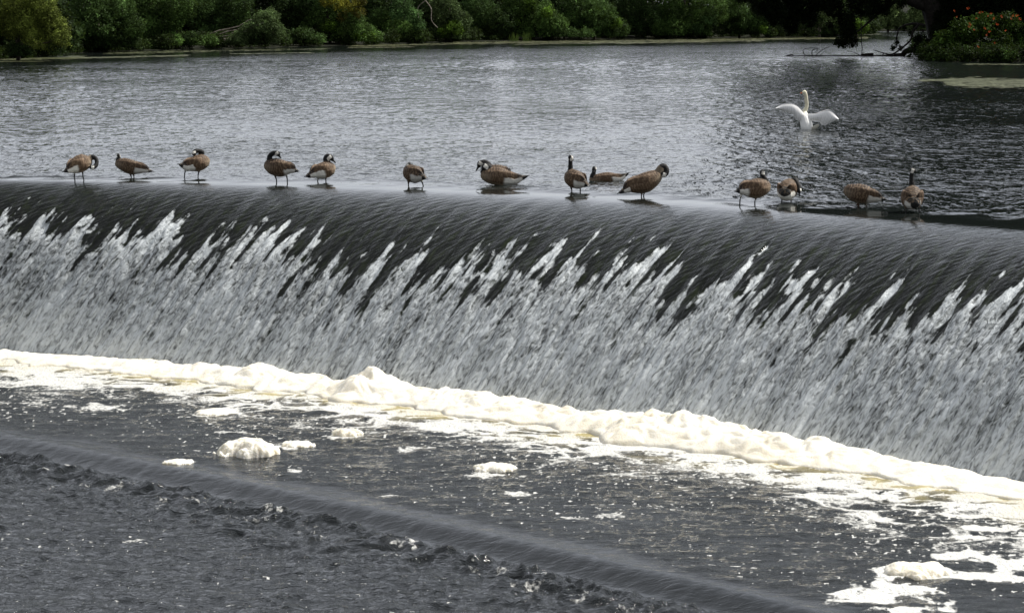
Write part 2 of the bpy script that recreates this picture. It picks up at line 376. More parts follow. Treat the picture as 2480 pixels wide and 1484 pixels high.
hgt = (0.035 + 0.020 * (Wd > 0.7)) * fbm(PX * 1.8, PY * 2.2, 4, 43) * (1 - sm) + turb * (0.065 * rid * (rid > 0) + 0.10 * fbm(wx * 3, wy * 3.6, 3, 45))
hgt = hgt + 0.016 * fbm(wx * 4.5, wy * 5, 3, 44) * ss(0.6, 1.0, Wd)
jump = ss(0.55, 0.8, Wd) * ss(1.5, 0.9, Wd) * (0.05 + 0.07 * pn(PX * 1.5, PY * 1.5, 47))
flute = 0.004 * pn((PX * 0.82 - PY * 0.55) * 5, (PX * 0.55 + PY * 0.82) * 0.5, 49) * sm
Zp = ZL + (ZS - ZL) * step + hgt + jump + flute + 0.06 * ss(1.8, 0.2, E) * fbm(PX * 2, PY * 2, 3, 53)
# lace of foam
lw_x = 0.62 * PX + 0.5 * fbm(PX * 0.7, PY * 0.9, 3, 61); lw_y = PY + 0.6 * fbm(PX * 0.7, PY * 0.9, 3, 62)
def lace(a, seed, pw=1.0): return 1 - np.abs(fbm(lw_x * a, lw_y * a * 0.8, 3, seed)) * 3.1 * pw
l1 = lace(0.75, 63); l2 = lace(1.9, 66)
patch = fbm(PX * 0.35, PY * 0.45, 3, 68)
ext = 4.6 + 0.6 * ss(-4, 3, PX) + 2.6 * pn(PX * 0.33, PY * 0.1, 69) + 1.0 * pn(PX * 1.1, PY * 0.6, 70)
dens = ss(ext + 1.6, ext * 0.25, E)
fo = np.maximum(np.clip(l1, 0, 1) * (0.22 + 0.70 * dens), np.clip(l2, 0, 1) * (0.18 + 0.62 * dens)) * ss(-0.05, 0.35, dens + 0.12 * patch)
fo = np.maximum(fo, 0.9 * ss(1.5, 0.5, E + 0.9 * fbm(PX * 1.5, PY * 1.2, 3, 71)))
# foam rafts, lower right and small ones
def blob(px, py, rx, ry, z=ZL):
    p = at(px, py, z); k = ppm_at(p[1], z); rx = rx / k; ry = ry / k / ((CAMZ - z) / p[1])
    return np.sqrt(((PX - p[0]) / rx) ** 2 + ((PY - p[1]) / ry) ** 2)
warp = 0.5 * fbm(PX * 1.9, PY * 1.3, 4, 73); warp2 = fbm(PX * 4, PY * 2.5, 3, 74)
rafts = [(2230, 1390, 110, 24, 1), (2000, 1462, 90, 10, .85), (2350, 1394, 130, 13, 1), (2160, 1425, 90, 20, 1), (2130, 1440, 130, 18, 1), (2400, 1400, 150, 9, 1), (2330, 1345, 60, 14, .9), (2440, 1365, 60, 22, .95), (2080, 1455, 170, 10, .8),
         (2190, 1475, 110, 12, .9), (2400, 1280, 100, 10, .8), (2330, 1300, 90, 7, .7), (2440, 1240, 60, 12, .8), (2380, 1225, 70, 8, .7), (1200, 1150, 75, 10, .8),
         (520, 998, 58, 9, .9), (430, 1118, 45, 7, .9), (550, 1045, 45, 6, .7), (690, 1080, 80, 10, .8), (1250, 1195, 45, 8, .75), (715, 1140, 45, 7, .75),
         (930, 1200, 40, 7, .7), (1480, 1250, 55, 8, .7), (1400, 1255, 50, 6, .7), (2120, 1205, 40, 16, .9), (1600, 1225, 40, 8, .6), (320, 1283, 45, 5, .7),
         (850, 1050, 60, 14, .85), (1000, 1085, 55, 9, .75), (1600, 1120, 120, 16, .55), (1750, 1150, 120, 18, .58), (1950, 1160, 110, 18, .6), (1350, 1120, 90, 12, .55), (240, 985, 90, 10, .8), (60, 975, 60, 8, .7)]
for (a, b_, c_, d_, s_) in rafts:
    if a < 1900: s_ = s_ * 0.72
    q = blob(a, b_, c_, d_); fo = np.maximum(fo, s_ * ss(1.35, 0.45, q + 2.4 * warp) * (1 - 0.5 * ss(0.0, 0.35, warp2) * (q > 0.35)))
# bubbles drifting on the pool
fl_n = pn(PX * 9, PY * 7.5, 75) + 0.3 * pn(PX * 20, PY * 17, 76)
flk = ss(0.57, 0.75, fl_n + 0.16 * patch + 0.10 * (dens > 0.01) - 0.25 * sm)
fo = np.maximum(fo, flk * 0.63 * (1 - 0.6 * turb))
# white crests in the rough water under the sill
crest_w = ss(0.42, 0.70, rid + 0.6 * fbm(wx * 4, wy * 4, 2, 77)) * turb * ss(0.15, 0.55, fbm(PX * 0.8, PY * 0.8, 2, 79) + 0.35) * ss(5.5, 1.5, Wd)
fo = np.maximum(fo, 0.52 * crest_w * (0.7 + 0.6 * warp2))
fo = fo * (1 - 0.8 * sm * (E > 1.5))
fo = np.where(np.maximum.reduce([ss(1.25, 0.7, blob(a, b_, c_, d_)) for (a, b_, c_, d_, s_) in rafts[:7]]) > 0.2, np.maximum(fo, 0), fo)
yel = ss(-0.05, 0.35, fbm(PX * 0.8, PY * 0.8, 3, 81)) * ss(3.0, 1.0, E) * 0.95 + 0.75 * ss(2.0, 0.8, E)
yel = np.clip(yel, 0, 1)
calm = np.clip(sm * 1.0 + 0.35 * ss(0.0, 0.3, fbm(PX * 0.3, PY * 0.3, 2, 83)) * (Wd < 0), 0, 0.95)
pool = mesh_np('pool_water', np.stack([PX, PY, Zp], -1).reshape(-1, 3), grid_faces(len(ys), len(xs)), M_POOL,
               attrs=dict(foam=np.clip(fo, 0, 1), yel=yel, calm=calm))
tag(pool, 'dark foam flecked water of the pool below the weir', 'river', kind='structure')
# the river goes on beyond the detailed pool
V = np.array([(-200, -60, ZS - 0.12), (200, -60, ZS - 0.12), (200, 64, ZS - 0.12), (-200, 64, ZS - 0.12)], float)
ro = mesh_np('river_water', V, np.array([[0, 1, 2, 3]]), M_POOL, attrs=dict(foam=[0] * 4, yel=[0] * 4, calm=[0] * 4))
tag(ro, 'dark river water downstream of the pool', 'river', kind='structure')

# foam bank along the foot --------------------------------------------
bx = np.arange(-19, 17.5, 0.019); be = np.linspace(-0.6, 1.9, 100)
BX, BE = np.meshgrid(bx, be)
fY = np.interp(BX, fx[o_], fy_[o_]); c2 = 1 / np.sqrt(1 + np.interp(BX, fx[o_], slp) ** 2); sl2 = np.interp(BX, fx[o_], slp)
GX = BX + sl2 * c2 * BE; GY = fY - c2 * BE
hpx = np.array([-600, 0, 200, 450, 640, 700, 850, 915, 950, 1000, 1100, 1200, 1300, 1450, 1530, 1600, 1750, 1850, 2000, 2200, 2350, 2480, 2900])
hh_ = np.array([.10, .13, .16, .22, .33, .30, .28, .44, .42, .30, .36, .34, .28, .28, .42, .46, .48, .46, .36, .24, .16, .11, .10])
hw = at(hpx, foot_y(hpx), ZL)
Hm = np.interp(BX, hw[:, 0], hh_)
Hm = Hm * (0.92 + 0.45 * fbm(BX * 0.9, BX * 0, 3, 90)); width = 0.40 + 1.2 * Hm + 0.42 * fbm(BX * 1.1, BX * 0, 3, 91)
front = BE > 0.30
wf = np.where(front, width * 1.45, width * 0.75)
prof = np.clip(1 - ((BE - 0.30) / wf) ** 2, 0, 1); prof = np.where(front, prof ** 1.25, prof ** 0.6)
wbx = GX + 0.2 * fbm(GX * 1.5, GY * 1.5, 2, 92); wby = GY + 0.2 * fbm(GX * 1.5, GY * 1.5, 2, 94)
bil = 0.42 * np.abs(pn(wbx * 1.5, wby * 1.5, 95)) + 0.20 * np.abs(pn(wbx * 3.4, wby * 3.4, 96)) + 0.06 * np.abs(pn(wbx * 8, wby * 8, 97)) + 0.03 * np.abs(pn(wbx * 19, wby * 19, 98))
BZ = Hm * prof * (0.66 + 0.25 * fbm(BX * 0.9, BE * 0.9, 2, 93) + 1.05 * bil) + 0.05 * bil * ss(0, 0.2, prof)
BZ = BZ - 0.12 * ss(0.16, 0.0, prof + 0.10 * fbm(GX * 3, GY * 3, 3, 99))
bank = mesh_np('foam_bank', np.stack([GX, GY, ZL + BZ], -1).reshape(-1, 3), grid_faces(len(be), len(bx))[:, ::-1], M_FOAM)
tag(bank, 'long cream bank of foam piled along the foot of the falling water', 'foam', kind='stuff')
# lone clumps of foam
def foam_clump(px, py, rx, h, label, seed, ry=None):
    p = at(px, py, ZL); k = ppm_at(p[1], ZL); rx = rx / k; h = 0.82 * h / k; ry = ry or rx * 0.8
    n = 90; a = np.linspace(-1.25, 1.25, n); A, B = np.meshgrid(a, a)
    q = A ** 2 * (1 + 0.3 * pn(A * 1.5, B, seed)) + B ** 2 + 0.75 * fbm(A * 2 + seed, B * 2, 4, seed)
    z = h * np.clip(1 - q, 0, 1) ** 0.62 * (1 + 0.18 * pn(A * 1.8, B * 1.8, seed + 2)) + 0.010 * np.abs(fbm(A * 12, B * 12, 2, seed)) - 0.05 * ss(0.85, 1.1, q)
    o = mesh_np('foam_clump', np.stack([A * rx, B * ry, z], -1).reshape(-1, 3), grid_faces(n, n), M_FOAM)
    o.location = p; return tag(o, label, 'foam clump', 'foam clumps adrift on the lower pool')
foam_clump(600, 1098, 74, 42, 'thick domed cream foam clump adrift on the dark pool, the largest lone one', 1)
foam_clump(722, 1078, 38, 12, 'low foam clump trailing off the right side of the big domed one', 4, 0.28)
foam_clump(1198, 1136, 52, 18, 'flat oval foam clump adrift below the middle of the foam bank', 7)
foam_clump(520, 1000, 50, 10, 'thin foam clump near the left part of the foam bank', 9)
foam_clump(432, 1120, 36, 9, 'small thin foam clump left of the big domed one', 12)
foam_clump(840, 1052, 40, 18, 'small foam clump hugging the front of the foam bank above the pool', 15)
foam_clump(2215, 1385, 85, 26, 'peaked foam clump on the wide foam raft at lower right', 18)

# ------------------------------------------------------------------ land behind the lake
def bank_strip(name, pts, depth, h, label):
    P = smooth_line(pts, 120); n = len(P); rows = []
    prof = [(-0.3, -0.4), (0.1, 0.03), (3.2, 0.12), (7, 0.9), (depth * 0.4, h * 0.6), (depth, h)]
    t = np.gradient(P[:, :2], axis=0); t /= np.linalg.norm(t, axis=1)[:, None]; nrm = np.stack([-t[:, 1], t[:, 0]], 1)
    for (d, z) in prof:
        q = P[:, :2] + nrm * d; zz = z + 0.25 * min(d, 3) / 3 * fbm(q[:, 0] * 0.4, q[:, 1] * 0.4, 3, 5)
        rows.append(np.stack([q[:, 0], q[:, 1], zz], 1))
    o = mesh_np(name, np.concatenate(rows), grid_faces(len(prof), n)[:, ::1], M_EARTH)
    return tag(o, label, 'bank', kind='structure')
bank_strip('far_bank', shore, 60, 5.5, 'dark earth of the wooded far bank')
SH2 = at(np.array([2060, 2300, 2800, 3600]), np.array([76.5, 76, 75, 74]), 0.0)
bank_strip('distant_bank', SH2, 80, 5.5, 'distant wooded bank beyond the bend')
SH3 = at(np.array([2235, 2225, 2300, 2480, 2800, 3400]), np.array([118, 140, 149, 153, 158, 164]), 0.0)
V3 = np.concatenate([SH3, SH3 + np.array([1.0, 2.0, 0.9]), at(np.array([2330, 2340, 2500, 2800, 3200, 3800]), np.array([112, 112, 112, 112, 112, 112]), 0.0) + np.array([2, 0, 1.2])])
V3[:6, 2] = -0.2
o = mesh_np('near_bank', V3, grid_faces(3, 6), M_EARTH); tag(o, 'dark point of land on the right side of the lake', 'bank', kind='structure')

# ------------------------------------------------------------------ trees
def leaves(lobes, colr, size, dens, seed, var=0.35, cl=9):
    """lobes: (centre, radius, squash). leaf-sized faces clustered on twigs through each lobe's outer volume"""
    rs = np.random.RandomState(seed); Vs = []; Cs = []
    for (c, r, sq) in lobes:
        nt_ = max(12, int(dens * r * r / cl)); d = rs.normal(size=(nt_, 3)); d /= np.linalg.norm(d, axis=1)[:, None]
        lump = 0.78 + 0.30 * fbm(d[:, 0] * 2.2 + seed, d[:, 2] * 2.2 + d[:, 1], 3, seed % 50)
        rad = r * lump * (0.55 + 0.5 * rs.rand(nt_) ** 0.45)
        tw = np.asarray(c) + d * rad[:, None] * np.array([1, 1, sq])
        tcol = np.exp(rs.normal() * 0.22 + rs.normal(size=nt_) * var + 0.9 * fbm(tw[:, 0] * 0.9, tw[:, 2] * 0.9, 2, seed % 40))[:, None] * np.asarray(colr)[None]
        tw = np.repeat(tw, cl, 0) + rs.normal(size=(nt_ * cl, 3)) * size * 1.15; tcol = np.repeat(tcol, cl, 0) * np.exp(rs.normal(size=nt_ * cl) * 0.2)[:, None]
        n = len(tw); dd = np.repeat(d, cl, 0)
        nr = rs.normal(size=(n, 3)) + dd * 0.6 + np.array([0, 0, 0.7]); nr /= np.linalg.norm(nr, axis=1)[:, None]
        a = np.cross(nr, rs.normal(size=(n, 3))); a /= np.linalg.norm(a, axis=1)[:, None]; b = np.cross(nr, a)
        s = size * rs.uniform(0.6, 1.3, n)[:, None]
        q = np.stack([tw - a * s, tw - b * s * 0.5, tw + a * s, tw + b * s * 0.5], 1)
        Vs.append(q.reshape(-1, 3)); Cs.append(np.repeat(tcol, 4, 0))
    V = np.concatenate(Vs); V[:, 2] = np.maximum(V[:, 2], 0.03)
    return V, np.clip(np.concatenate(Cs) * np.array([0.84, 0.86, 0.62]), 0.002, 0.6)
def limb(a, b, r0, r1, seed, wob=0.12, n=7):
    rs = np.random.RandomState(seed); a = np.asarray(a, float); b = np.asarray(b, float); t = np.linspace(0, 1, n)[:, None]
    L_ = np.linalg.norm(b - a); p = a * (1 - t) + b * t + rs.normal(size=(n, 3)) * wob * L_ / n * np.sin(t * np.pi)
    return tube(p, np.linspace(r0, r1, n), 6)
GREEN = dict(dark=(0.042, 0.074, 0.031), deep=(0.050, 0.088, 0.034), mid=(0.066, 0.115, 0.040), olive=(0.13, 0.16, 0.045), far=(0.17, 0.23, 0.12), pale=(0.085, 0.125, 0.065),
             yellow=(0.17, 0.16, 0.03), bright=(0.085, 0.15, 0.028), backlit=(0.006, 0.011, 0.005), vine=(0.065, 0.12, 0.055), shade=(0.032, 0.054, 0.024), rust=(0.10, 0.09, 0.028))  # near-black and shade greens carry backlight and shadow in the leaf colour
_tc = [0]
def tree(name, label, cat, basepx, back, lobes_px, colr, H=7.5, leafsize=0.085, dens=1500, group=None, trunk=0.16, bark=None, top=True, extra=None, topcol=None):
    """lobes_px: (x, y, r) where the crown shows; the crown goes on above"""
    _tc[0] += 1; sd = 100 + _tc[0] * 7; rs = np.random.RandomState(sd)
    Yb = float(np.interp(at_depth(basepx, 100, 200)[0], shore[:, 0], shore[:, 1])) if back is not None and back < 900 else back
    Yb = Yb + back if back < 900 else back - 1000
    k = ppm_at(Yb); b0 = at_depth(basepx, 100, Yb); base = np.array([b0[0], Yb, 0.3])
    root = empty(name, base, label, cat, group)
    lob = []
    for (x, y, r) in lobes_px:
        p = at_depth(x, y, Yb - rs.uniform(0.2, 1.6)); lob.append((p - base, 1.16 * r / k, rs.uniform(0.75, 0.95)))
    sk = []
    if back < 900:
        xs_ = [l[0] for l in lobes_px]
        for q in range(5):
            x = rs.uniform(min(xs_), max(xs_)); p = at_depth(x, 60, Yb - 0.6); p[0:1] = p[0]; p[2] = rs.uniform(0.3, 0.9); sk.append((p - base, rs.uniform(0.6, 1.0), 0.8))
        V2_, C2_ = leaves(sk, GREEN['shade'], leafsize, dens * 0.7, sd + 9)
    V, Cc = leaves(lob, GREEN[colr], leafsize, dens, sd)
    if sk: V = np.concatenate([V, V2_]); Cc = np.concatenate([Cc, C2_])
    mesh_np('foliage', V, np.arange(len(V)).reshape(-1, 4), M_LEAF, root, smooth=False, col=Cc)
    if extra:
        for (ecol, el) in extra:
            for (x, y, r) in el:
                V, Cc = leaves([(at_depth(x, y, Yb - 2.0) - base, r / k, 0.8)], GREEN[ecol], leafsize, dens * 0.8, sd + int(x) % 9)
                mesh_np('foliage', V, np.arange(len(V)).reshape(-1, 4), M_LEAF, root, smooth=False, col=Cc)
    if top:
        tl = []; z = 6.2
        while z < max(H, 8.5) - 1:
            f = (z - 6.2) / (max(H, 8.5) - 6.2); rr = (2.2 - 0.8 * f) * rs.uniform(0.8, 1.1)
            for q in range(2): tl.append((np.array([rs.uniform(-1.6, 1.6) * (1 - 0.5 * f), rs.uniform(-0.8, 2.0), z + rs.uniform(-0.3, 0.3)]), rr, 0.85))
            z += 1.7
        V, Cc = leaves(tl, GREEN[topcol or colr], 0.26, 130, sd + 1)
        mesh_np('crown', V, np.arange(len(V)).reshape(-1, 4), M_LEAF, root, smooth=False, col=Cc)
    tgt = (rs.uniform(-.5, .5), 0.3, (H * 0.7 if top else max(l[0][2] for l in lob)))
    if name == 'leaning_tree': tgt = lob[0][0]
    parts = [limb((0, 0, -0.5), tgt, trunk, trunk * 0.4, sd)]
    for (c, r, s) in lob[:6]:
        parts.append(limb((0, 0, max(0.4, c[2] * 0.35)), c, trunk * 0.45, 0.02, sd + int(r * 10)))
    V, F = join(parts); mesh_np('trunk', V, F, bark or M_BARK, root)
    return root
G1 = 'trees along the far bank'
tree('willow', 'big olive green bush with bare drooping branches at far left of the bank', 'tree', 42, 1.0,
     [(60, 42, 58), (110, 35, 40), (20, 55, 50), (130, 70, 42), (85, 85, 38), (150, 92, 24), (-40, 40, 60), (45, 5, 45), (100, 5, 35), (120, 108, 20)], 'olive', 7, 0.065, 2300, G1, top=False)
tree('tree', 'dark green tree right beside the olive bush, foliage down to the water', 'tree', 235, 2.5,
     [(215, 20, 48), (250, 60, 52), (205, 85, 30), (290, 90, 42), (240, 102, 26), (290, 25, 45), (320, 65, 34), (190, 112, 14)], 'deep', 8, group=G1)
tree('tree', 'grey green tree with layered sprays above the left part of the bank', 'tree', 370, 4.5,
     [(360, 15, 50), (400, 50, 44), (350, 65, 40), (430, 15, 46), (390, 95, 32), (340, 105, 22)], 'mid', 8, group=G1, topcol='deep')
tree('shrub', 'low dark shrub with a yellowish patch at the water left of the leaning pale bush', 'shrub', 430, 1.0,
     [(420, 100, 26), (455, 92, 22), (385, 108, 20), (480, 105, 20), (510, 100, 20)], 'mid', 3, top=False, group='shrubs at the edge of the far bank')
tree('tree', 'smoky dark tree behind the leaning pale bush', 'tree', 520, 7,
     [(480, 30, 52), (540, 45, 55), (500, 75, 40), (570, 15, 48), (590, 70, 34), (540, 85, 30)], 'dark', 8, group=G1)
tree('leaning_tree', 'pale silvery bush on a slanting trunk leaning over the water', 'tree', 505, 0.3,
     [(640, 55, 34), (665, 78, 28), (625, 85, 30), (600, 75, 22), (655, 40, 22), (580, 95, 24), (610, 106, 22), (560, 108, 18)], 'pale', 5, 0.07, 2200, G1, top=False, bark=M_PALEBARK)
tree('tree', 'shadowy dark tree in the gap right of the leaning pale bush', 'tree', 720, 8,
     [(700, 30, 44), (740, 10, 44), (700, 75, 34), (760, 50, 44)], 'shade', 8, group=G1)
tree('maple', 'tree turning yellow and orange at its top, over a green skirt', 'tree', 800, 1.6,
     [(790, 40, 48), (840, 55, 48), (760, 70, 38), (880, 85, 36), (800, 90, 34), (740, 92, 26), (905, 95, 24), (850, 98, 24)], 'mid', 7.5, group=G1,
     extra=[('yellow', [(825, 8, 26), (858, 15, 24), (790, 5, 18)]), ('rust', [(868, 32, 18), (830, 40, 16), (872, 2, 16)]), ('bright', [(875, 92, 20), (900, 88, 14), (795, 62, 22)])])
tree('shrub', 'dim shrub hanging over the water below the yellowing tree', 'shrub', 690, 1.2, [(730, 90, 26), (770, 98, 22), (700, 100, 18), (680, 104, 14)], 'deep', 3, top=False, group='shrubs at the edge of the far bank')
tree('tree', 'green tree draped in broad leaved vines right of the yellowing tree', 'tree', 985, 2.0,
     [(920, 45, 30), (960, 70, 34), (1000, 80, 30), (975, 95, 22), (1010, 100, 16)], 'mid', 8, group=G1,
     extra=[('vine', [(975, 12, 30), (1000, 38, 26), (1015, 60, 20), (960, 35, 20)])])
tree('tree', 'rounded grey green tree in the left middle with a pale lower skirt', 'tree', 1080, 1.4,
     [(1075, 25, 42), (1110, 50, 34), (1060, 65, 32), (1040, 40, 26), (1050, 90, 26), (1095, 92, 26), (1125, 95, 18), (1020, 85, 18)], 'pale', 7.5, group=G1, dens=1600,
     extra=[('bright', [(1100, 68, 26), (1075, 78, 20)])], topcol='mid')
tree('tree', 'dark green tree directly right of the pale skirted tree', 'tree', 1190, 5,
     [(1160, 30, 48), (1210, 55, 50), (1160, 75, 36), (1220, 85, 34), (1180, 92, 26)], 'dark', 8, group=G1)
tree('tree', 'broad fresh green tree standing at the middle of the bank', 'tree', 1290, 3,
     [(1260, 15, 48), (1310, 40, 46), (1265, 60, 38), (1320, 80, 32), (1270, 88, 26), (1350, 65, 32)], 'mid', 8, group=G1, extra=[('bright', [(1245, 52, 18), (1280, 12, 24), (1325, 30, 18)])])
tree('shrub', 'low round dark shrub at the water under the middle tree', 'shrub', 1370, 1.0,
     [(1350, 82, 24), (1385, 85, 22), (1325, 90, 16), (1420, 86, 20)], 'deep', 3, top=False, group='shrubs at the edge of the far bank')
tree('tree', 'deep green tree with one long bright bough reaching right', 'tree', 1440, 3,
     [(1400, 20, 46), (1450, 40, 46), (1420, 65, 36), (1490, 70, 34), (1460, 85, 24)], 'deep', 8, group=G1,
     extra=[('bright', [(1440, 28, 20), (1470, 42, 18), (1495, 55, 16), (1480, 62, 14)])])
tree('tree', 'blackish tree in the hollow right of the tree with the bright bough', 'tree', 1560, 5.5,
     [(1530, 20, 48), (1580, 45, 48), (1540, 70, 34), (1590, 78, 28)], 'dark', 8, group=G1)
tree('tree', 'mid green tree with bushy lower boughs near the overhanging dark branches', 'tree', 1660, 2.4,
     [(1630, 35, 42), (1680, 55, 40), (1640, 70, 28), (1700, 75, 26), (1720, 25, 44), (1600, 72, 22)], 'mid', 8, group=G1, extra=[('vine', [(1720, 45, 22), (1690, 68, 16)])])
tree('tree', 'tree mostly hidden behind the left overhanging branches', 'tree', 1790, 2.6,
     [(1770, 20, 44), (1800, 50, 36), (1780, 68, 26), (1840, 60, 30), (1850, 25, 40), (1745, 70, 20)], 'deep', 8, group=G1, extra=[('bright', [(1750, 45, 12), (1850, 70, 12)])])
tree('tree', 'pale leaved tree with a whitish trunk seen between the overhanging branches', 'tree', 1985, 1.0,
     [(1985, 25, 26), (1995, 50, 20), (1960, 60, 20), (2025, 45, 26), (1930, 55, 26), (1900, 65, 22), (2040, 68, 16), (1950, 30, 26)], 'pale', 8, 0.08, 1500, G1, bark=M_PALEBARK)
tree('shrub', 'bright yellow green shrub at the tip of the far bank', 'shrub', 2072, 0.5,
     [(2070, 62, 20), (2088, 68, 16), (2055, 70, 16), (2045, 50, 18)], 'bright', 4, 0.1, 1500, top=False, group='shrubs at the edge of the far bank')
# second row keeps the wood closed
bl = ['behind the olive bush', 'behind the layered grey green tree', 'behind the slanting pale bush', 'behind the yellowing tree', 'behind the vine draped tree',
      'behind the middle of the bank', 'behind the tree with the bright bough', 'behind the mid green tree', 'behind the left overhanging branches', 'behind the whitish trunk']
for i, wh in enumerate(bl):
    x = 60 + i * 215
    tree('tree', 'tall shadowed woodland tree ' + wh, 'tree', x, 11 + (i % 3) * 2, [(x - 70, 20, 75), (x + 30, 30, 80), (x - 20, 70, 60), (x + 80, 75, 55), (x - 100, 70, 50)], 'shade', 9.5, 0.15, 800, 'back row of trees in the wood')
# distant bend
for (x, l, c, w_) in ((2150, 'pale green round tree on the distant bank beyond the bend', 'far', 1), (2235, 'distant pale tree just left of the dark right hand trunk', 'far', 1),
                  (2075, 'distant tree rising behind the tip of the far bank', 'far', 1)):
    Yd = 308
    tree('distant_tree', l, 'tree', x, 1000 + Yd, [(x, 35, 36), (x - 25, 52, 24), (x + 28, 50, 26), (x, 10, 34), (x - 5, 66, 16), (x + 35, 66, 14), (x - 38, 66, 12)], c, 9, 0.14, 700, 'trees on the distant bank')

# dark tree on the right point --------------------------------------------
YT = 182.0
def wpt(x, y, Y=YT): return at_depth(x, y, Y)
root = empty('overhanging_tree', wpt(2300, 128), 'huge dark tree on the right point, branches hanging over the water', 'tree'); B0 = np.array(root.location)
lob = []
rs = np.random.RandomState(5)
for (x, y, r) in [(1850, -5, 42), (1900, 5, 46), (1880, 35, 30), (1945, 15, 40), (1915, 55, 24), (1920, 75, 10), (1960, 45, 22), (2000, -8, 40), (2020, 20, 26), (2050, 50, 24), (2052, 75, 21), (2040, 100, 15), (2065, 100, 14), (2030, 104, 10),
                  (2085, 5, 38), (2110, 25, 20), (2130, 0, 34), (2145, 30, 10), (2200, -18, 30), (2280, -5, 50), (2260, 20, 26), (2300, 40, 40), (2350, 10, 50), (2420, 0, 50), (2470, 30, 50), (2285, 75, 34), (2330, 70, 40), (1800, -15, 26), (1840, 25, 16),
                  (2235, 100, 16), (2222, 92, 10), (2218, 112, 7), (1982, 10, 18), (2010, 60, 8), (2180, 5, 16)]:
    lob.append((wpt(x, y, YT + rs.uniform(-2, 2)) - B0, 1.12 * r / ppm_at(YT), 0.95))
V, Cc = leaves(lob, GREEN['backlit'], 0.085, 2600, 77, 0.3); mesh_np('foliage', V, np.arange(len(V)).reshape(-1, 4), M_LEAF, root, smooth=False, col=Cc)
tl = []
for z in np.arange(7.6, 31, 1.7):
    hw_ = 10.5 * (1 - max(0, (z - 14) / 19) ** 2)
    for q in np.linspace(-1, 1, 6): tl.append((np.array([q * hw_ - 2.5 * (z < 10), rs.uniform(-2.5, 2.5), z]), rs.uniform(2.3, 3.1), 0.9))
V, Cc = leaves(tl, GREEN['backlit'], 0.30, 190, 78); mesh_np('crown', V, np.arange(len(V)).reshape(-1, 4), M_LEAF, root, smooth=False, col=Cc)
pr = [limb((0, 0, -0.8), wpt(2255, -10) - B0, 1.1, 0.85, 3, 0.05), limb(wpt(2262, 20) - B0, wpt(2040, -60) - B0, 0.5, 0.2, 4), limb(wpt(2040, -60) - B0, wpt(1850, -10) - B0, 0.22, 0.05, 5),
      limb(wpt(2200, -20) - B0, wpt(2060, 90) - B0, 0.18, 0.04, 6), limb(wpt(2255, -10) - B0, wpt(2300, -400) - B0, 0.8, 0.3, 8)]
V, F = join(pr); mesh_np('trunk', V, F, M_DARKBARK, root)
def wire(pts, r0, r1, Y): 
    P = smooth_line([wpt(x, y, Y) for x, y in pts], 24); return tube(P, np.linspace(r0, r1, 24), 5)
bz = [wire([(2240, 62), (2210, 58), (2180, 68), (2172, 90), (2172, 112), (2165, 118)], 0.10, 0.03, 181), wire([(2225, 60), (2212, 75), (2205, 98), (2180, 120), (2160, 132), (2140, 129), (2115, 121)], 0.09, 0.03, 180.5),
      wire([(2085, 40), (2086, 90), (2088, 120), (2086, 135)], 0.035, 0.03, 180)]
for (v_, f_) in bz: mesh_np('hanging_branch', v_ - B0, f_, M_DARKBARK, root)
for (x, y, r) in [(2172, 105, 6), (2163, 118, 4), (2190, 70, 5), (2205, 82, 7), (2215, 70, 8), (2182, 118, 4)]:
    V, Cc = leaves([(wpt(x, y, 181) - B0, r / 34.6, 1)], GREEN['backlit'], 0.08, 900, 79)
    mesh_np('foliage', V, np.arange(len(V)).reshape(-1, 4), M_LEAF, root, smooth=False, col=Cc)
root = empty('reflection_tree', wpt(2560, 128, 186), 'tall dark tree added behind the flowering thicket to darken the lake reflection', 'tree'); B0 = np.array(root.location); tl = []  # added tree, put in to deepen the dark reflection on the lake
for z in np.arange(2.5, 27, 1.8):
    hw_ = 9.0 * (1 - max(0, (z - 11) / 17) ** 2) * (0.75 if z < 5 else 1)
    for q in np.linspace(-1, 1, 6): tl.append((np.array([q * hw_ + 0.5, rs.uniform(-2, 2.5), z]), rs.uniform(2.0, 2.7), 0.9))
V, Cc = leaves(tl, GREEN['backlit'], 0.26, 200, 178); mesh_np('crown', V, np.arange(len(V)).reshape(-1, 4), M_LEAF, root, smooth=False, col=Cc)
V, F = join([limb((0, 0, -0.8), (0.3, 0.3, 20), 0.6, 0.2, 33)]); mesh_np('trunk', V, F, M_DARKBARK, root)
# flowering thicket
YS = 171.0
root = empty('flowering_shrub', wpt(2380, 140, YS), 'dark thicket of broad leaves dotted with orange flowers on the right point', 'shrub'); B0 = np.array(root.location)
lob = [(wpt(x, y, YS + rs.uniform(0, 2)) - B0, r / ppm_at(YS), 0.9) for (x, y, r) in [(2290, 100, 36), (2330, 75, 36), (2380, 60, 38), (2440, 60, 40), (2350, 115, 36), (2420, 110, 44), (2480, 100, 50), (2275, 130, 22), (2310, 135, 20), (2390, 138, 20), (2450, 140, 20), (2530, 70, 60), (2600, 90, 60), (2260, 120, 14)]]
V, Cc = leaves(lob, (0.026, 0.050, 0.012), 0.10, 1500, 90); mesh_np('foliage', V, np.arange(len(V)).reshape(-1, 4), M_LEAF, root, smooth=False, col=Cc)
FLW = [(1945, 83), (2145, 97), (2165, 97), (2205, 122), (2225, 105), (2110, 143), (2070, 183), (2055, 208), (2100, 228), (2215, 243), (2245, 143), (2270, 190), (2300, 122), (2310, 128), (2375, 143), (2390, 120), (2420, 120), (2450, 147), (2335, 235), (2130, 360), (2185, 215), (2260, 335), (2050, 70), (2195, 268), (1960, 130)]
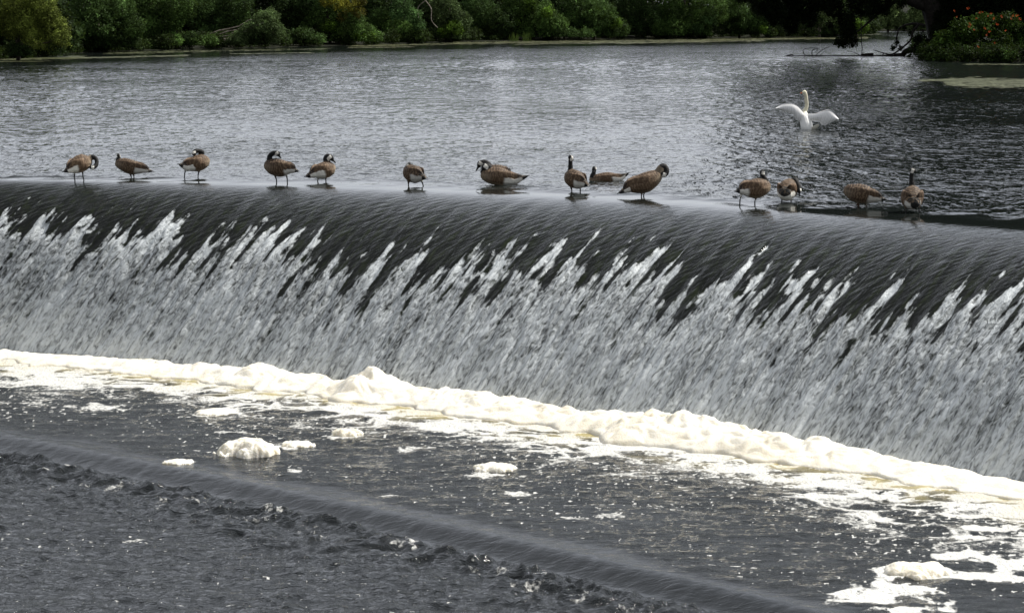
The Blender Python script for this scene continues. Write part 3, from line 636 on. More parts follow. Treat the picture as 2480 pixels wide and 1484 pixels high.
def flower_mesh(r_):
    v = []; f = []
    for q in range(6):
        a = q / 6 * 2 * math.pi; b2 = a + 0.5
        v += [(0, 0, 0), (math.cos(a) * r_, -0.05, math.sin(a) * r_), (math.cos((a + b2) / 2) * r_ * 1.35, -0.09, math.sin((a + b2) / 2) * r_ * 1.35), (math.cos(b2) * r_, -0.05, math.sin(b2) * r_)]
        f.append([q * 4 + i for i in range(4)])
    return np.array(v), np.array(f)
mo = plain('orange_petal', (0.45, 0.06, 0.015, 1), (0.55, 0.11, 0.02, 1), 8, 0.6)
fv, ff_ = flower_mesh(0.060); first = None
for i, (zx, zy) in enumerate(FLW):
    p = wpt(1695.5 + zx * 0.3164, zy * 0.3164, YS - 2.05) - B0
    if first is None: first = fo_ = mesh_np('flower', fv, ff_, mo, root, smooth=False)
    else: fo_ = first.copy(); COL.objects.link(fo_); fo_.parent = root
    fo_.location = p; fo_.rotation_euler = (random.uniform(-.5, .3), random.uniform(-3, 3), random.uniform(-.5, .5)); s_ = random.uniform(0.8, 1.5); fo_.scale = (s_ * 1.2, s_, s_ * 0.8)
# fallen log
g0 = at(2050, 136.5, 0); root = empty('fallen_log', g0, 'dark fallen log lying along the water beside the right point', 'log'); B0 = np.array(root.location); Yl = float(g0[1])
V, F = join([wire([(1900, 137.5), (1960, 137), (2050, 137.5), (2120, 137), (2190, 136.5)], 0.07, 0.12, Yl), wire([(2165, 135.5), (2185, 134), (2190, 128), (2200, 123), (2230, 121.5), (2270, 122)], 0.17, 0.24, Yl), wire([(2195, 124), (2201, 118), (2205, 116)], .14, .06, Yl), wire([(2085, 134.5), (2105, 133), (2115, 133.5)], 0.1, 0.14, Yl)])
mesh_np('log', V - B0, F, M_DARKBARK, root)
TW = ([wire([(1952, 136), (1946, 128), (1948, 119), (1975, 116)], .03, .012, Yl), wire([(1967, 136), (1968, 122), (1982, 118), (1975, 128)], .035, .012, Yl), wire([(1975, 136), (1990, 122), (2010, 113)], .03, .01, Yl), wire([(1985, 136), (1998, 124)], .025, .01, Yl),
             wire([(2085, 136), (2070, 128), (2052, 124)], .035, .012, Yl), wire([(2085, 137), (2092, 126)], .03, .012, Yl), wire([(2105, 134), (2115, 129)], .04, .01, Yl), wire([(2136, 136), (2142, 129), (2150, 135)], .04, .03, Yl), wire([(1905, 136), (1918, 133), (1925, 137)], .05, .02, Yl)])
for (v_, f_) in TW: mesh_np('twig', v_ - B0, f_, M_DARKBARK, root)
# bare branches in the left water edge
def snag(pts_list, label, Y, mat=M_PALEBARK):
    P = [wire(p, r0, r1, Y) for (p, r0, r1) in pts_list]; V, F = join(P); c = V.mean(0); c[2] = 0
    o = mesh_np('bare_branch', V - c, F, mat); o.location = c; return tag(o, label, 'branch', 'bare branches along the far bank')
Yw = float(at(40, 139, 0)[1])
snag([([(3, 132), (10, 140), (30, 138), (60, 137), (75, 139)], .06, .03)], 'bare branch afloat at the foot of the olive bush', Yw)
snag([([(60, 112), (50, 96), (30, 92), (18, 100), (16, 112)], .05, .025), ([(18, 100), (2, 88)], .03, .015), ([(52, 140), (58, 118), (62, 100)], .14, .09)], 'curved bare branch and stem under the olive bush', Yw + 0.6)
snag([([(100, 112), (130, 120), (150, 116), (165, 114)], .03, .015), ([(138, 118), (150, 123), (163, 125)], .03, .012), ([(76, 108), (85, 120), (93, 133)], .035, .015)], 'thin pale twigs drooping from the olive bush to the water', Yw + 0.2)
Ym = float(at(1040, 103, 0)[1])
snag([([(1030, 2), (1012, 20), (1014, 45)], .05, .03), ([(1030, 2), (1044, 22), (1045, 50), (1060, 68)], .06, .03)], 'forked bare white branch among the vines', Ym - 0.6)
snag([([(940, 60), (955, 52)], .04, .02), ([(948, 45), (952, 68), (958, 82)], .04, .02)], 'short pale dead stem beside the vines', Ym - 0.9)

# lily pads and duckweed ---------------------------------------------------
def pads(strips, label, seed, colr=(0.09, 0.10, 0.045)):
    rs = np.random.RandomState(seed); V = []; F = []; Cc = []; n = 0
    for (x0, y0, x1, y1, hgt_, cnt) in strips:
        for q in range(cnt):
            t = rs.rand(); px = x0 + (x1 - x0) * t; py = y0 + (y1 - y0) * t + rs.normal() * hgt_ * 0.5
            p = at(px, max(py, 78), 0.012 + rs.rand() * 0.012); r = rs.uniform(0.07, 0.22); a0 = rs.rand() * 6.28; m = 7
            el = rs.uniform(1, 2.6)
            for j in range(m):
                a = a0 + j / m * 6.0; V.append((p[0] + r * el * math.cos(a), p[1] + r * math.sin(a) * 1.2, p[2] + rs.rand() * 0.008))
            V.append((p[0], p[1], p[2])); Cc += [np.array(colr) * math.exp(rs.normal() * 0.25)] * (m + 1)
            for j in range(m - 1): F.append((n + j, n + j + 1, n + m))
            n += m + 1
    o = mesh_np('lily_pads', np.array(V), np.array(F), M_PAD, smooth=False, col=np.array(Cc)); return tag(o, label, 'lily pads', kind='stuff')
pads([(0, 144, 200, 139, 3.2, 900), (0, 149.5, 120, 148, 1.0, 200), (200, 141, 450, 135, 1.6, 420), (250, 130, 500, 124, 2.4, 200), (500, 124, 800, 119, 2, 160), (560, 131, 760, 128, 1.2, 110)], 'drab green floating leaves along the left part of the far bank', 1)
pads([(848, 112, 1135, 106, 2.2, 420), (848, 116, 1000, 114, 1.2, 160), (1100, 105, 1700, 98, 3.0, 1700), (1250, 108, 1500, 104, 1.6, 260), (1500, 105, 1720, 101, 1.8, 500), (1700, 97, 2100, 92, 2.2, 1200), (1695, 101, 1850, 99, 1.6, 300)], 'yellowish floating leaves in a band below the middle of the far bank', 2, (0.10, 0.105, 0.045))
pads([(2300, 200, 2520, 203, 9, 1500), (2230, 195, 2400, 193, 2.5, 160), (2340, 156, 2520, 157, 1.2, 160), (2080, 84, 2130, 83, 1.2, 90)], 'olive raft of floating leaves on the water at the right edge', 3, (0.095, 0.105, 0.06))
# undergrowth along the banks
def undergrowth(line, off, hgt_, n_, label, seed, colr, w_=2.4):
    P = smooth_line(line, 200); rs = np.random.RandomState(seed); lob = []
    for q in range(n_):
        p = P[rs.randint(200)] + np.array([rs.normal() * .4, off + rs.uniform(0, w_), 0]); r_ = rs.uniform(0.4, 1.0) * hgt_
        lob.append((p + np.array([0, 0, r_ * 0.7]), r_, 0.8))
    V, Cc = leaves(lob, colr, 0.09, 620, seed, 0.5); o = mesh_np('undergrowth', V, np.arange(len(V)).reshape(-1, 4), M_LEAF, smooth=False, col=Cc)
    return tag(o, label, 'undergrowth', kind='stuff')
undergrowth(shore[1:], 0.3, 1.0, 330, 'dark low bushes and weeds lining the far bank', 41, (0.022, 0.036, 0.013))
undergrowth(SH2, 0.5, 1.3, 90, 'low greenery lining the distant bank', 42, (0.05, 0.075, 0.035), 5)
undergrowth(at(np.array([2240, 2262, 2330, 2420, 2560, 2900]), np.array([124, 146, 150.5, 152, 154, 160]), 0.0), 0.1, 0.9, 110, 'dark weeds at the foot of the flowering thicket', 43, (0.014, 0.026, 0.009), 3.5)
# reeds
def reeds(x, y, n_, label):
    b = at(x, y, 0); rs = np.random.RandomState(int(x)); V = []; F = []
    for q in range(n_):
        ox, oy = rs.normal() * 0.25, rs.normal() * 0.2; h = rs.uniform(0.35, 0.8); le = rs.normal() * 0.12; k = len(V)
        V += [(ox - .012, oy, -.02), (ox + .012, oy, -.02), (ox + le + .008, oy, h), (ox + le - .004, oy + .01, h)]; F.append((k, k + 1, k + 2, k + 3))
    o = mesh_np('reed_tuft', np.array(V), np.array(F), M_LEAF, smooth=False, col=np.tile([[0.11, 0.17, 0.04]], (len(V), 1))); o.location = b
    return tag(o, label, 'reeds', 'reed tufts along the far bank')
reeds(1245, 100, 40, 'bright green reed tuft at the water in the middle of the bank')
reeds(1275, 99.5, 26, 'smaller green reed tuft just right of the larger one')

#BIRDS#
# ------------------------------------------------------------------ birds
_ico = None
def blob_mesh(samples, voxel):
    """one continuous skin over many overlapping balls"""
    bm = bmesh.new()
    for (c, r) in samples:
        bmesh.ops.create_icosphere(bm, subdivisions=2, radius=max(r, voxel * 1.6), matrix=Matrix.Translation(Vector(c)))
    me = bpy.data.meshes.new('tmp'); bm.to_mesh(me); bm.free(); o = bpy.data.objects.new('tmp', me); COL.objects.link(o)
    md = o.modifiers.new('r', 'REMESH'); md.mode = 'VOXEL'; md.voxel_size = voxel; md.use_smooth_shade = True
    s = o.modifiers.new('s', 'SMOOTH'); s.factor = 0.6; s.iterations = 4
    dg = bpy.context.evaluated_depsgraph_get(); ev = bpy.data.meshes.new_from_object(o.evaluated_get(dg))
    bpy.data.objects.remove(o); bpy.data.meshes.remove(me)
    n = len(ev.vertices); co = np.empty(n * 3); ev.vertices.foreach_get('co', co); return ev, co.reshape(-1, 3)
def chain(pts, sp=0.3):
    """pts rows x,y,z,r -> dense interpolated balls"""
    P = smooth_line(pts, max(2, (len(pts) - 1) * 14 + 1)) if len(pts) > 2 else np.array([np.array(pts[0]) * (1 - t) + np.array(pts[1]) * t for t in np.linspace(0, 1, 12)])
    return P
def unit(v): v = np.asarray(v, float); return v / (np.linalg.norm(v) + 1e-9)
def finish(name, me, mat, parent, col, attrs=None):
    me.name = name
    c = me.attributes.new('Col', 'FLOAT_COLOR', 'POINT'); c.data.foreach_set('color', np.concatenate([col, np.ones((len(col), 1))], 1).astype(np.float32).ravel())
    for n, a in (attrs or {}).items():
        t = me.attributes.new(n, 'FLOAT', 'POINT'); t.data.foreach_set('value', np.asarray(a, np.float32))
    me.materials.clear(); me.materials.append(mat); me.polygons.foreach_set('use_smooth', np.ones(len(me.polygons), bool))
    o = bpy.data.objects.new(name, me); COL.objects.link(o); o.parent = parent; return o
def shell(center_line, half_w, thick, Uv, Sv, n=14):
    """flat tapering shell (wing, tail): cross-sections are ellipses, wide along Uv, thin along Sv"""
    P = smooth_line(center_line, 26); t = np.linspace(0, 1, 26); hw = np.interp(t, np.linspace(0, 1, len(half_w)), half_w); th = np.interp(t, np.linspace(0, 1, len(thick)), thick)
    a = np.arange(n) / n * 2 * np.pi; V = []
    for i in range(26): V.append(P[i] + np.cos(a)[:, None] * hw[i] * Uv + np.sin(a)[:, None] * th[i] * Sv)
    V = np.concatenate(V); F = []
    for i in range(25):
        for j in range(n): F.append((i * n + j, i * n + (j + 1) % n, (i + 1) * n + (j + 1) % n, (i + 1) * n + j))
    return V, np.array(F), np.repeat(t, n), np.tile(np.cos(a), 26)
BROWN = np.array([0.098, 0.062, 0.038]); BACK = np.array([0.058, 0.037, 0.024]); PALE = np.array([0.36, 0.29, 0.21]); WHITE = np.array([0.72, 0.70, 0.64]); BLACK = np.array([0.010, 0.010, 0.010])
GG = 'canada geese standing along the crest of the weir'
def goose(label, reg, S, anchor, torso, neck, head, bill, tail, legs, nblack=1, zoff=0.0, swim=False, rump_white=0.36, group=GG, tone=1.0, hide_wing=0):
    (ox, oy, k) = reg; ax, ay = anchor
    wx_, wy_ = (ox + ax * k) * 0.6055, (oy + ay * k) * 0.6055
    base = at(wx_, wy_, 0.0)
    q = surf_z(base[0], base[1]) if not swim else 0.0
    if q < -0.005: base = at(wx_, wy_, q); base = at(wx_, wy_, surf_z(base[0], base[1]))
    base = base.copy(); base[1] += zoff; base[2] -= 0.0 if swim else 0.04
    km = k * 0.6055 / ppm_at(base[1])
    def L3(p): return np.array([(p[0] - ax) * km, p[2], (ay - p[1]) * km])
    def L4(p): return np.append(L3(p), p[3] * km)
    root = empty('goose', base, label, 'goose', group)
    T = np.array([L4(p) for p in torso]); T[:, 3] *= 1.10; Nk = np.array([L4(p) for p in neck]); Hd = L4(head); Bt = L3(bill); Tl = L3(tail)
    Tc = chain(T)
    # neck leaves the breast without a step
    b_i = int(np.argmin(np.linalg.norm(T[:, :3] - Nk[0, :3], axis=1))); start = T[b_i].copy(); start[3] = min(start[3] * 0.75, Nk[0, 3] * 1.5)
    Nc = chain(np.vstack([start, Nk, Hd])); fwd = unit(Bt - Hd[:3])
    hb = np.array([np.append(Hd[:3] + fwd * Hd[3] * f, Hd[3] * g) for f, g in ((-0.25, 0.98), (0.0, 1.02), (0.35, 0.90), (0.7, 0.68), (1.0, 0.5))])
    up = np.array([0, 0, 1.0]); A = unit(T[-1, :3] - T[0, :3]) 
    if np.linalg.norm(T[-1, :3] - Nk[0, :3]) > np.linalg.norm(T[0, :3] - Nk[0, :3]): A = -A; T = T[::-1]; Tc = Tc[::-1]
    Sd = unit(np.cross(A, up)); Uv = unit(np.cross(Sd, A)); rmax = T[:, 3].max()
    # rump runs out into the tail
    r0 = T[0]; rt = np.array([np.append(r0[:3] * (1 - f) + Tl * f, r0[3] * (1 - f) ** 0.9 + 0.012) for f in np.linspace(0, 0.85, 9)])
    thigh = []
    LG = [[L3((p[0], p[1], p[2] if len(p) > 2 else 0.0)) for p in leg] for leg in legs]
    for (t_, f_) in LG:
        d_ = unit(f_ - t_)
        for f in np.linspace(-0.02, 0.05, 5): thigh.append(np.append(t_ + d_ * f, 0.034 - 0.25 * (f + 0.02)))
    allb = np.vstack([Tc, rt] + ([np.array(thigh)] if thigh else []) + [Nc, hb])
    kind = np.array([0] * len(Tc) + [1] * len(rt) + [4] * len(thigh) + [2] * len(Nc) + [3] * len(hb))
    npar = np.zeros(len(allb)); nn = len(Nc); s0 = len(Tc) + len(rt) + len(thigh); npar[s0:s0 + nn] = np.linspace(0, len(Nk) + 1, nn)
    me, co = blob_mesh([(b[:3], b[3]) for b in allb], 0.0095)
    best = np.full(len(co), 1e9); bi = np.zeros(len(co), int)
    for i in range(len(allb)):
        d = np.linalg.norm(co - allb[i, :3], axis=1) - allb[i, 3]; m = d < best; best[m] = d[m]; bi[m] = i
    kd = kind[bi]; cen = T[:, :3].mean(0); rel = co - cen; t = rel @ A; half = np.abs((T[:, :3] - cen) @ A).max() + rmax * 0.6; tn = t / half * 0.5 + 0.5
    hU = ((co - allb[bi, :3]) @ Uv) / np.maximum(allb[bi, 3], 0.02); hU = np.where(kd <= 1, hU, 0)
    col = np.tile(BROWN, (len(co), 1))
    def lerp(c, w): 
        w = np.clip(w, 0, 1)[:, None]; return col * (1 - w) + c * w
    nzv = 0.25 * pn(co[:, 0] * 14, co[:, 2] * 14 + co[:, 1] * 9, 3)
    col = lerp(BACK, ss(0.0, 0.6, hU + nzv)); col = lerp(PALE * 0.62, ss(0.62, 0.92, tn) * ss(0.6, -0.3, hU)); col = lerp(PALE * 0.8, ss(-0.55, -0.95, hU))
    col = lerp(WHITE, ss(rump_white + 0.03, rump_white - 0.05, tn + nzv * 0.08) * ss(0.28, 0.12, hU + nzv * 0.3)); col = lerp(WHITE, (kd == 1) * ss(0.35, 0.2, hU))
    tl_ = (co - T[0, :3]) @ unit(Tl - T[0, :3]) / max(np.linalg.norm(Tl - T[0, :3]), 1e-3); col = lerp(BLACK * 2, (kd == 1) * np.maximum(ss(0.35, 0.5, hU), ss(0.50, 0.60, tl_)))
    feath = np.clip((kd <= 1) * (1 - ss(rump_white + 0.02, rump_white - 0.04, tn) * (hU < 0.2)), 0, 1)
    isn = (kd == 2); npv = npar[bi]
    col = np.where((isn & (npv > nblack - 0.15))[:, None], BLACK, col)
    br = isn & (npv <= nblack - 0.15); col = np.where(br[:, None], (PALE * 0.8) * (1 - 0.45 * ss(-0.2, 0.4, ((co - allb[bi, :3]) @ Uv) / 0.05))[:, None], col)
    hv = co - Hd[:3]; f = hv @ fwd / Hd[3]; hs = unit(np.cross(fwd, up if abs(fwd[2]) < 0.85 else A)); sd = np.abs(hv @ hs) / Hd[3]; hu = unit(np.cross(hs, fwd)); hu = hu if hu[2] >= 0 else -hu; u_ = hv @ hu / Hd[3]
    near = (np.linalg.norm(hv, axis=1) < Hd[3] * 1.35)
    col = np.where((kd == 3)[:, None] , BLACK, col)
    cheek = near & (sd > 0.30) & (f > -0.75) & (f < 0.38) & (u_ < 0.62) & (u_ > -1.3)
    col = np.where(cheek[:, None], WHITE * 1.05, col)
    finish('body', me, M_BIRD, root, np.clip(col * tone, 0, 1), dict(ax=t, feath=feath * (kd <= 1)))
    # folded wings
    for sgn in (-1, 1):
        if hide_wing == sgn: continue
        sh = T[-1, :3] * 0.72 + T[-2, :3] * 0.28; rr = rmax
        p0 = sh + Sd * sgn * rr * 0.52 + Uv * rr * 0.30; mid = cen + Sd * sgn * rr * 0.80 + Uv * rr * 0.20; m2 = T[0, :3] + Sd * sgn * T[0, 3] * 0.72 + Uv * T[0, 3] * 0.72
        tip = T[0, :3] + (Tl - T[0, :3]) * 0.52 + Sd * sgn * 0.018 + Uv * 0.035
        V, F, tt, cc = shell([p0, mid, m2, tip], [rr * 0.16, rr * 0.56, rr * 0.60, rr * 0.36, rr * 0.06], [rr * 0.05, rr * 0.20, rr * 0.18, rr * 0.09, 0.006], Uv, unit(Sd + Uv * 0.25 * sgn), 14)
        dk = ss(0.66, 0.86, tt + 0.12 * cc); wc = BROWN * (1 - dk)[:, None] + np.array([.028, .02, .016]) * dk[:, None]
        wc = wc * (1 + 0.25 * ss(-0.2, -0.9, cc) * (1 - dk))[:, None]
        mesh_np('wing', V, F, M_BIRD, root, dict(ax=tt * 0.45 + 0.03 * cc, feath=(1 - dk * 0.85)), col=np.clip(wc * tone, 0, 1))
    r1 = T[0, :3] + (Tl - T[0, :3]) * 0.45 + Uv * 0.02
    V, F, tt, cc = shell([r1, Tl + Uv * 0.004, Tl + (Tl - r1) * 0.12], [0.030, 0.052, 0.030], [0.016, 0.010, 0.003], Sd, Uv, 10)
    tc = np.where(((tt < 0.22) & (cc * 0 + 1 > 0))[:, None], WHITE * 0.9, BLACK * 1.8)
    mesh_np('tail', V, F, M_SKIN, root, col=tc)
    b0_ = Hd[:3] + fwd * Hd[3] * 0.75; Lb = max(np.linalg.norm(Bt - b0_), 0.03)
    V, F = tube([b0_, b0_ + fwd * Lb * 0.5, b0_ + fwd * Lb * 0.9, b0_ + fwd * Lb], [Hd[3] * 0.52, Hd[3] * 0.32, Hd[3] * 0.20, 0.003], 8)
    mesh_np('bill', V, F, M_SKIN, root, col=np.tile(BLACK * 1.6, (len(V), 1)))
    for (t_, f_) in LG:
        f_ = f_.copy(); gz = min(surf_z(base[0] + f_[0], base[1] + f_[1]), 0.0) - base[2]
        lifted = f_[2] > 0.06
        if not lifted: f_[2] = gz - 0.03
        kn = (t_ + f_) / 2 - A * 0.012
        V, F = tube([t_, kn, f_], [0.021, 0.014, 0.014], 7)
        a2 = unit(np.array([A[0], A[1], -0.25 if not lifted else -1.6])); s2 = unit(np.cross(a2, up)); g = f_
        W_ = np.array([g - a2 * 0.02 + up * 0.012, g + a2 * 0.085 - s2 * 0.045, g + a2 * 0.10, g + a2 * 0.085 + s2 * 0.045, g - a2 * 0.02 - up * 0.006, g + a2 * 0.085 - s2 * 0.045 - up * .008, g + a2 * 0.10 - up * .008, g + a2 * 0.085 + s2 * 0.045 - up * .008])
        WF = np.array([(0, 1, 2, 2), (0, 2, 3, 3), (4, 6, 5, 5), (4, 7, 6, 6)])
        tri = np.concatenate([F[:, [0, 1, 2]], F[:, [0, 2, 3]]]); V2 = np.concatenate([V, W_]); F2 = np.concatenate([tri, WF[:, :3] + len(V)])
        mesh_np('leg', V2, F2, M_SKIN, root, smooth=False, col=np.tile(BLACK * 2.2, (len(V2), 1)))
    return root
RA = (200, 540, .28226); RB = (950, 540, .32258); RC = (1850, 580, .3629); RD = (2850, 620, .3629)
goose('goose bent over to the right preening its breast, leftmost of all', RA, 614, (418, 648),
      [(310, 450, -.12, 52), (370, 412, -.05, 98), (440, 378, .05, 118), (500, 370, .12, 85)], [(545, 325, .15, 50), (590, 297, .15, 38), (640, 312, .12, 32), (660, 365, .08, 30), (645, 418, .03, 32)], (605, 435, -.01, 35), (532, 430, -.02), (215, 490, -.22),
      [((350, 505, -.03), (360, 640, -.03)), ((455, 490, .08), (478, 655, .08))], nblack=2, tone=1.35)
goose('goose with its neck drawn in and tail to the right, second from the left', RA, 614, (1165, 602),
      [(985, 385, .05, 62), (1060, 400, .03, 88), (1150, 430, 0, 98), (1260, 452, -.03, 68), (1335, 468, -.05, 38)], [(968, 345, .06, 40), (970, 310, .07, 32), (972, 285, .07, 28)], (966, 272, .08, 29), (950, 290, .17), (1470, 490, -.08),
      [((1140, 530, .03), (1145, 605, .03)), ((1187, 520, -.04), (1187, 600, -.04))], tone=0.95)
goose('goose with its head laid back and one leg trailing left, third from the left', RA, 614, (2095, 612),
      [(1960, 420, -.1, 58), (2040, 390, -.02, 95), (2120, 370, .06, 110), (2180, 352, .1, 78)], [(2135, 275, .12, 44), (2150, 232, .12, 38), (2115, 205, .08, 34), (2065, 208, .03, 33)], (2045, 235, 0, 32), (2062, 285, -.02), (1838, 382, -.2),
      [((1932, 440, -.06), (1908, 598, -.06)), ((2112, 480, .04), (2095, 612, .04))], tone=1.25)
goose('dark goose facing left and turning its head back over its shoulder', RB, 546, (548, 590),
      [(400, 360, .03, 70), (460, 375, .02, 98), (540, 390, 0, 100), (620, 400, -.03, 62), (680, 408, -.05, 35)], [(400, 290, .02, 38), (402, 250, .02, 33), (430, 215, .0, 31), (470, 200, 0, 31)], (503, 210, 0, 31), (545, 272, -.02), (765, 425, -.1),
      [((465, 480, .03), (485, 577, .03)), ((607, 465, -.04), (620, 603, -.04))], tone=0.85)
goose('light brown goose facing right with ruffled white rump and bill open downward', RB, 546, (1048, 578),
      [(960, 450, -.1, 50), (1030, 425, -.03, 88), (1100, 410, .05, 96), (1150, 392, .1, 62)], [(1098, 300, .1, 38), (1095, 265, .1, 33), (1120, 245, .1, 32)], (1155, 262, .07, 36), (1218, 330, .05), (848, 488, -.2),
      [((1000, 508, -.04), (1000, 578, -.04)), ((1096, 495, .06), (1098, 580, .06))], rump_white=0.46, tone=1.25)
goose('goose seen from behind with its head low against its back, sixth from the left', RB, 546, (2205, 632),
      [(2262, 482, -.12, 52), (2205, 470, -.03, 98), (2150, 450, .08, 95), (2120, 420, .13, 62)], [(2120, 392, .14, 36)], (2122, 356, .14, 33), (2092, 385, .2), (2348, 505, -.22),
      [((2120, 560, .05), (2112, 636, .05)), ((2285, 545, -.06), (2307, 620, -.06))], tone=0.8)
goose('goose wading left with head held low and a white chin, in front of another', RC, 505, (430, 440),
      [(262, 312, 0, 62), (330, 320, 0, 88), (410, 328, 0, 95), (500, 355, 0, 72), (575, 370, 0, 42)], [(275, 262, 0, 46), (285, 225, 0, 40)], (246, 220, -.02, 37), (196, 286, -.04), (730, 317, -.05),
      [((440, 400, -.02), (437, 470, -.02)), ((455, 400, .06), (458, 465, .06))], rump_white=0.40, tone=1.05)
goose('goose mostly hidden behind the wading one, only its dark head and back showing', RC, 505, (430, 425),
      [(300, 300, 0, 62), (350, 300, 0, 80), (430, 305, 0, 78), (480, 315, 0, 50)], [(300, 245, 0, 38), (275, 205, 0, 34), (235, 188, 0, 33)], (192, 205, -.02, 33), (146, 285, -.03), (520, 255, -.05),
      [((410, 360, .0), (405, 425, 0)), ((430, 360, .06), (432, 425, .06))], zoff=0.45, tone=0.8)
goose('goose standing upright with a straight tall neck, seen from behind near the middle', RC, 505, (1250, 512),
      [(1320, 390, -.12, 46), (1270, 372, -.05, 84), (1220, 347, .04, 92), (1190, 332, .1, 66)], [(1190, 265, .1, 33), (1190, 215, .1, 27), (1190, 165, .1, 25)], (1193, 125, .1, 29), (1224, 160, .18), (1388, 424, -.2),
      [((1197, 440, .04), (1203, 518, .04)), ((1290, 430, -.05), (1297, 508, -.05))], tone=0.95)
goose('goose swimming left on the lake just behind the crest', RC, 478, (1590, 394),
      [(1430, 385, .0, 34), (1500, 372, 0, 52), (1600, 362, 0, 58), (1690, 365, 0, 46), (1740, 368, 0, 28)], [(1432, 352, 0, 33), (1445, 312, 0, 25), (1450, 285, 0, 23)], (1450, 264, 0, 27), (1447, 302, -.09), (1835, 307, 0), [], swim=True, group='', tone=1.15)
goose('large brown goose leaning right with its neck curled under to preen', RC, 505, (1988, 565),
      [(1840, 450, -.05, 42), (1920, 422, -.02, 82), (2010, 397, .02, 103), (2080, 360, .05, 90), (2140, 322, .07, 62)], [(2172, 270, .08, 50), (2195, 228, .08, 40), (2225, 222, .08, 34), (2248, 258, .06, 32), (2242, 292, .04, 32)], (2214, 305, .03, 34), (2172, 288, .02), (1712, 508, -.12),
      [((1975, 500, -.03), (1975, 570, -.03)), ((2002, 495, .05), (2002, 570, .05))], nblack=2, rump_white=0.1, tone=1.15)
goose('goose with its head turned back and one leg dangling behind, right of the middle', RD, 546, (470, 548),
      [(330, 360, -.08, 42), (400, 355, -.05, 78), (480, 347, .02, 103), (550, 337, .08, 85), (590, 330, .1, 52)], [(592, 270, .1, 33), (568, 230, .1, 27), (552, 200, .1, 26)], (547, 172, .1, 27), (525, 232, .14), (243, 372, -.15),
      [((478, 445, .03), (468, 545, .03)), ((312, 410, -.06), (296, 520, -.08))], tone=1.15, rump_white=0.25)
goose('goose seen from behind reaching its neck down on its right side to the water', RD, 548, (818, 518),
      [(795, 395, -.14, 72), (818, 372, 0, 104), (845, 340, .1, 92)], [(905, 262, .12, 36), (930, 285, .06, 30), (948, 325, .0, 28)], (950, 368, -.05, 27), (951, 438, -.07), (782, 350, -.24),
      [((762, 450, .0), (768, 520, 0)), ((868, 450, .0), (866, 515, 0))], tone=1.15, rump_white=0.42)
goose('dark hunched goose with no head showing, tail to the right, second from the right', RD, 558, (1655, 575),
      [(1512, 375, .05, 66), (1580, 398, .03, 93), (1660, 410, 0, 98), (1740, 440, -.04, 62), (1795, 450, -.06, 36)], [(1530, 372, .16, 40), (1575, 378, .24, 34)], (1620, 385, .26, 30), (1668, 395, .24), (1908, 465, -.15),
      [((1605, 530, .0), (1622, 575, 0)), ((1695, 520, .04), (1702, 590, .04))], tone=0.8)
goose('goose at the right end of the row, seen from behind with its neck straight up', RD, 567, (2202, 632),
      [(2195, 488, -.14, 72), (2195, 452, 0, 116), (2205, 420, .12, 96)], [(2205, 322, .12, 38), (2198, 270, .12, 29), (2196, 210, .12, 26)], (2207, 152, .12, 29), (2254, 166, .13), (2235, 505, -.27),
      [((2128, 550, .0), (2132, 640, 0)), ((2275, 540, .0), (2277, 625, 0))], tone=0.9, rump_white=0.22)

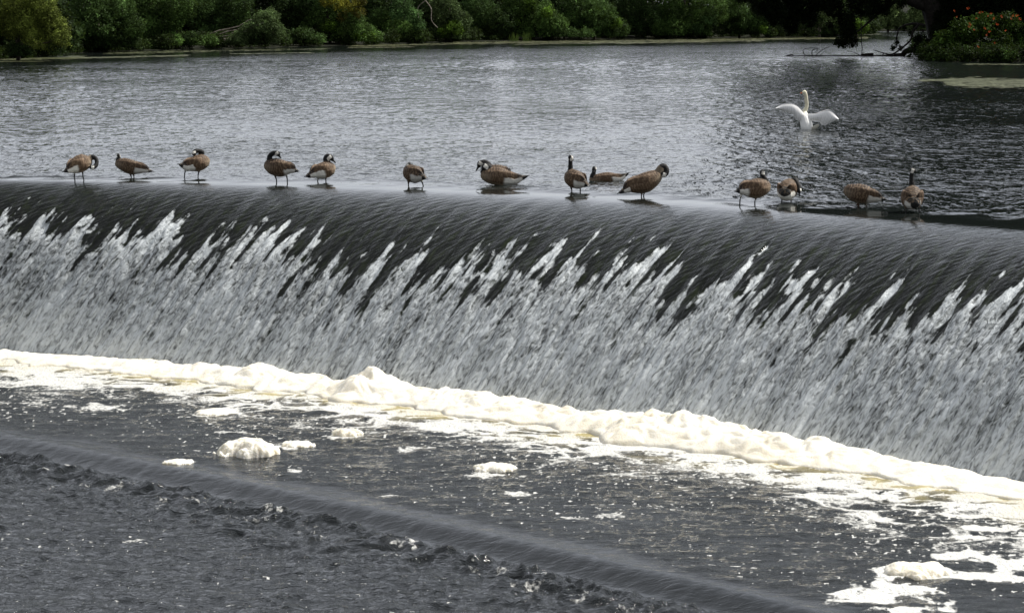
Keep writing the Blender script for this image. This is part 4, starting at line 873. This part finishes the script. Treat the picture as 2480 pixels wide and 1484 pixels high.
# swan ------------------------------------------------------------------------
def swan():
    wy = (330 + 1268 * .14824) * .6055; wxx = (3050 + 1170 * .14824) * .6055; base = at(wxx, wy, 0.0); km = .14824 * .6055 / ppm_at(base[1])
    def L3(x, y, d): return np.array([(x - 1170) * km, d, (1268 - y) * km])
    def L4(p): return np.append(L3(*p[:3]), p[3] * km)
    root = empty('swan', base, 'white swan rearing up on the lake with both wings spread and neck raised', 'swan')
    T = np.array([L4(p) for p in [(1210, 1290, -.10, 120), (1190, 1200, -.05, 165), (1160, 1080, .0, 155), (1130, 960, .04, 130), (1130, 870, .08, 95)]])
    Nk = np.array([L4(p) for p in [(1120, 800, .12, 70), (1165, 740, .13, 58), (1190, 660, .12, 52), (1192, 560, .1, 50), (1175, 450, .08, 50), (1160, 350, .06, 50)]])
    Hd = L4((1125, 268, .05, 56)); Bt = L3(1000, 305, .0); fwd = unit(Bt - Hd[:3])
    hb = np.array([np.append(Hd[:3] + fwd * Hd[3] * f, Hd[3] * g) for f, g in ((0, 1), (0.5, .85), (1.0, 0.55))])
    allb = np.vstack([chain(T), chain(np.vstack([T[-1] * np.array([1, 1, 1, .8]), Nk, Hd])), hb])
    me, co = blob_mesh([(b[:3], b[3]) for b in allb], 0.011)
    z = co[:, 2]; w = ss(0.42, 0.62, z)[:, None]
    col = np.array([.93, .93, .91]) * (1 - w) + np.array([.74, .70, .54]) * w
    finish('body', me, M_SWAN, root, col)
    def wing(top, bot, y0, y1, nf):
        A_ = smooth_line([L3(x, y, 0) for x, y in top], 60); B_ = smooth_line([L3(x, y, 0) for x, y in bot], 60); s = np.linspace(0, 1, 60)
        rows = []
        for side in (1, -1):
            for r in np.linspace(0, 1, 12):
                b_ = A_ + (B_ - A_) * (r * (1 + 0.05 * (np.abs(((s * nf) % 1) - 0.5) < 0.33) * (r > 0.9)))[:, None]
                th = 0.035 * (1 - r) ** 0.6 * (1 - 0.6 * s) + 0.005
                b_[:, 1] = y0 + (y1 - y0) * s - 0.10 * np.sin(s * np.pi) - 0.06 * r * (1 - r) * 4 + side * th + 0.010 * np.cos(s * nf * 2 * np.pi) * r
                rows.append(b_)
        V = np.concatenate(rows); F1 = grid_faces(12, 60); F2 = grid_faces(12, 60)[:, ::-1] + 720
        e = []
        for i in range(59): e += [(i, i + 1, 720 + i + 1, 720 + i), (660 + i + 1, 660 + i, 1380 + i, 1380 + i + 1)]
        for r in range(11): e += [(r * 60, (r + 1) * 60, 720 + (r + 1) * 60, 720 + r * 60), (r * 60 + 59, 720 + r * 60 + 59, 720 + (r + 1) * 60 + 59, (r + 1) * 60 + 59)]
        V = np.array(V); F = np.concatenate([F1, F2, np.array(e)])
        rr = np.tile(np.repeat(np.linspace(0, 1, 12), 60), 2); c = np.tile(np.array([[.95, .95, .95]]), (len(V), 1)) * (1 - 0.16 * (np.abs(((np.tile(s, 24) * nf) % 1)) < 0.15) * (rr > 0.4))[:, None]
        mesh_np('wing', V, F, M_SWAN, root, col=c)
    wing([(1150, 870), (1040, 740), (930, 630), (800, 575), (650, 572), (500, 600), (330, 690)], [(1150, 1050), (1000, 1030), (900, 990), (840, 880), (700, 820), (550, 775), (345, 705)], 0.06, -0.12, 17)
    wing([(1150, 850), (1260, 850), (1400, 840), (1550, 790), (1700, 742), (1800, 742), (1900, 820), (2040, 985)], [(1150, 1010), (1260, 1030), (1400, 1040), (1500, 1040), (1590, 1120), (1680, 1135), (1800, 1080), (2040, 1000)], 0.06, -0.10, 17)
    V, F, tt, cc = shell([L3(1300, 1255, -.16), L3(1390, 1210, -.2), L3(1470, 1150, -.24), L3(1490, 1130, -.25)], [.05, .07, .05, .01], [.02, .025, .012, .004], unit(np.array([.55, .1, -.8])), np.array([0, 1., 0]))
    mesh_np('tail', V, F, M_SWAN, root, col=np.tile([[.60, .58, .50]], (len(V), 1)))
    b0 = Hd[:3] + fwd * Hd[3] * 0.8
    V, F = tube([b0, b0 + (Bt - b0) * .5, b0 + (Bt - b0) * .9, Bt], [.032, .022, .015, .004], 8); c = np.where((np.arange(len(V)) < 8)[:, None], [[.01, .01, .01]], [[.45, .12, .03]])
    mesh_np('bill', V, F, M_SKIN, root, col=c)
    hs = unit(np.cross(fwd, [0, 0, 1.])) 
    kb = Hd[:3] + fwd * Hd[3] * 0.9 + np.array([0, 0, .022]); V, F = tube([kb - fwd * .015, kb, kb + fwd * .02], [.008, .017, .006], 8)
    mesh_np('knob', V, F, M_SKIN, root, col=np.tile([[.01, .01, .01]], (len(V), 1)))
swan()
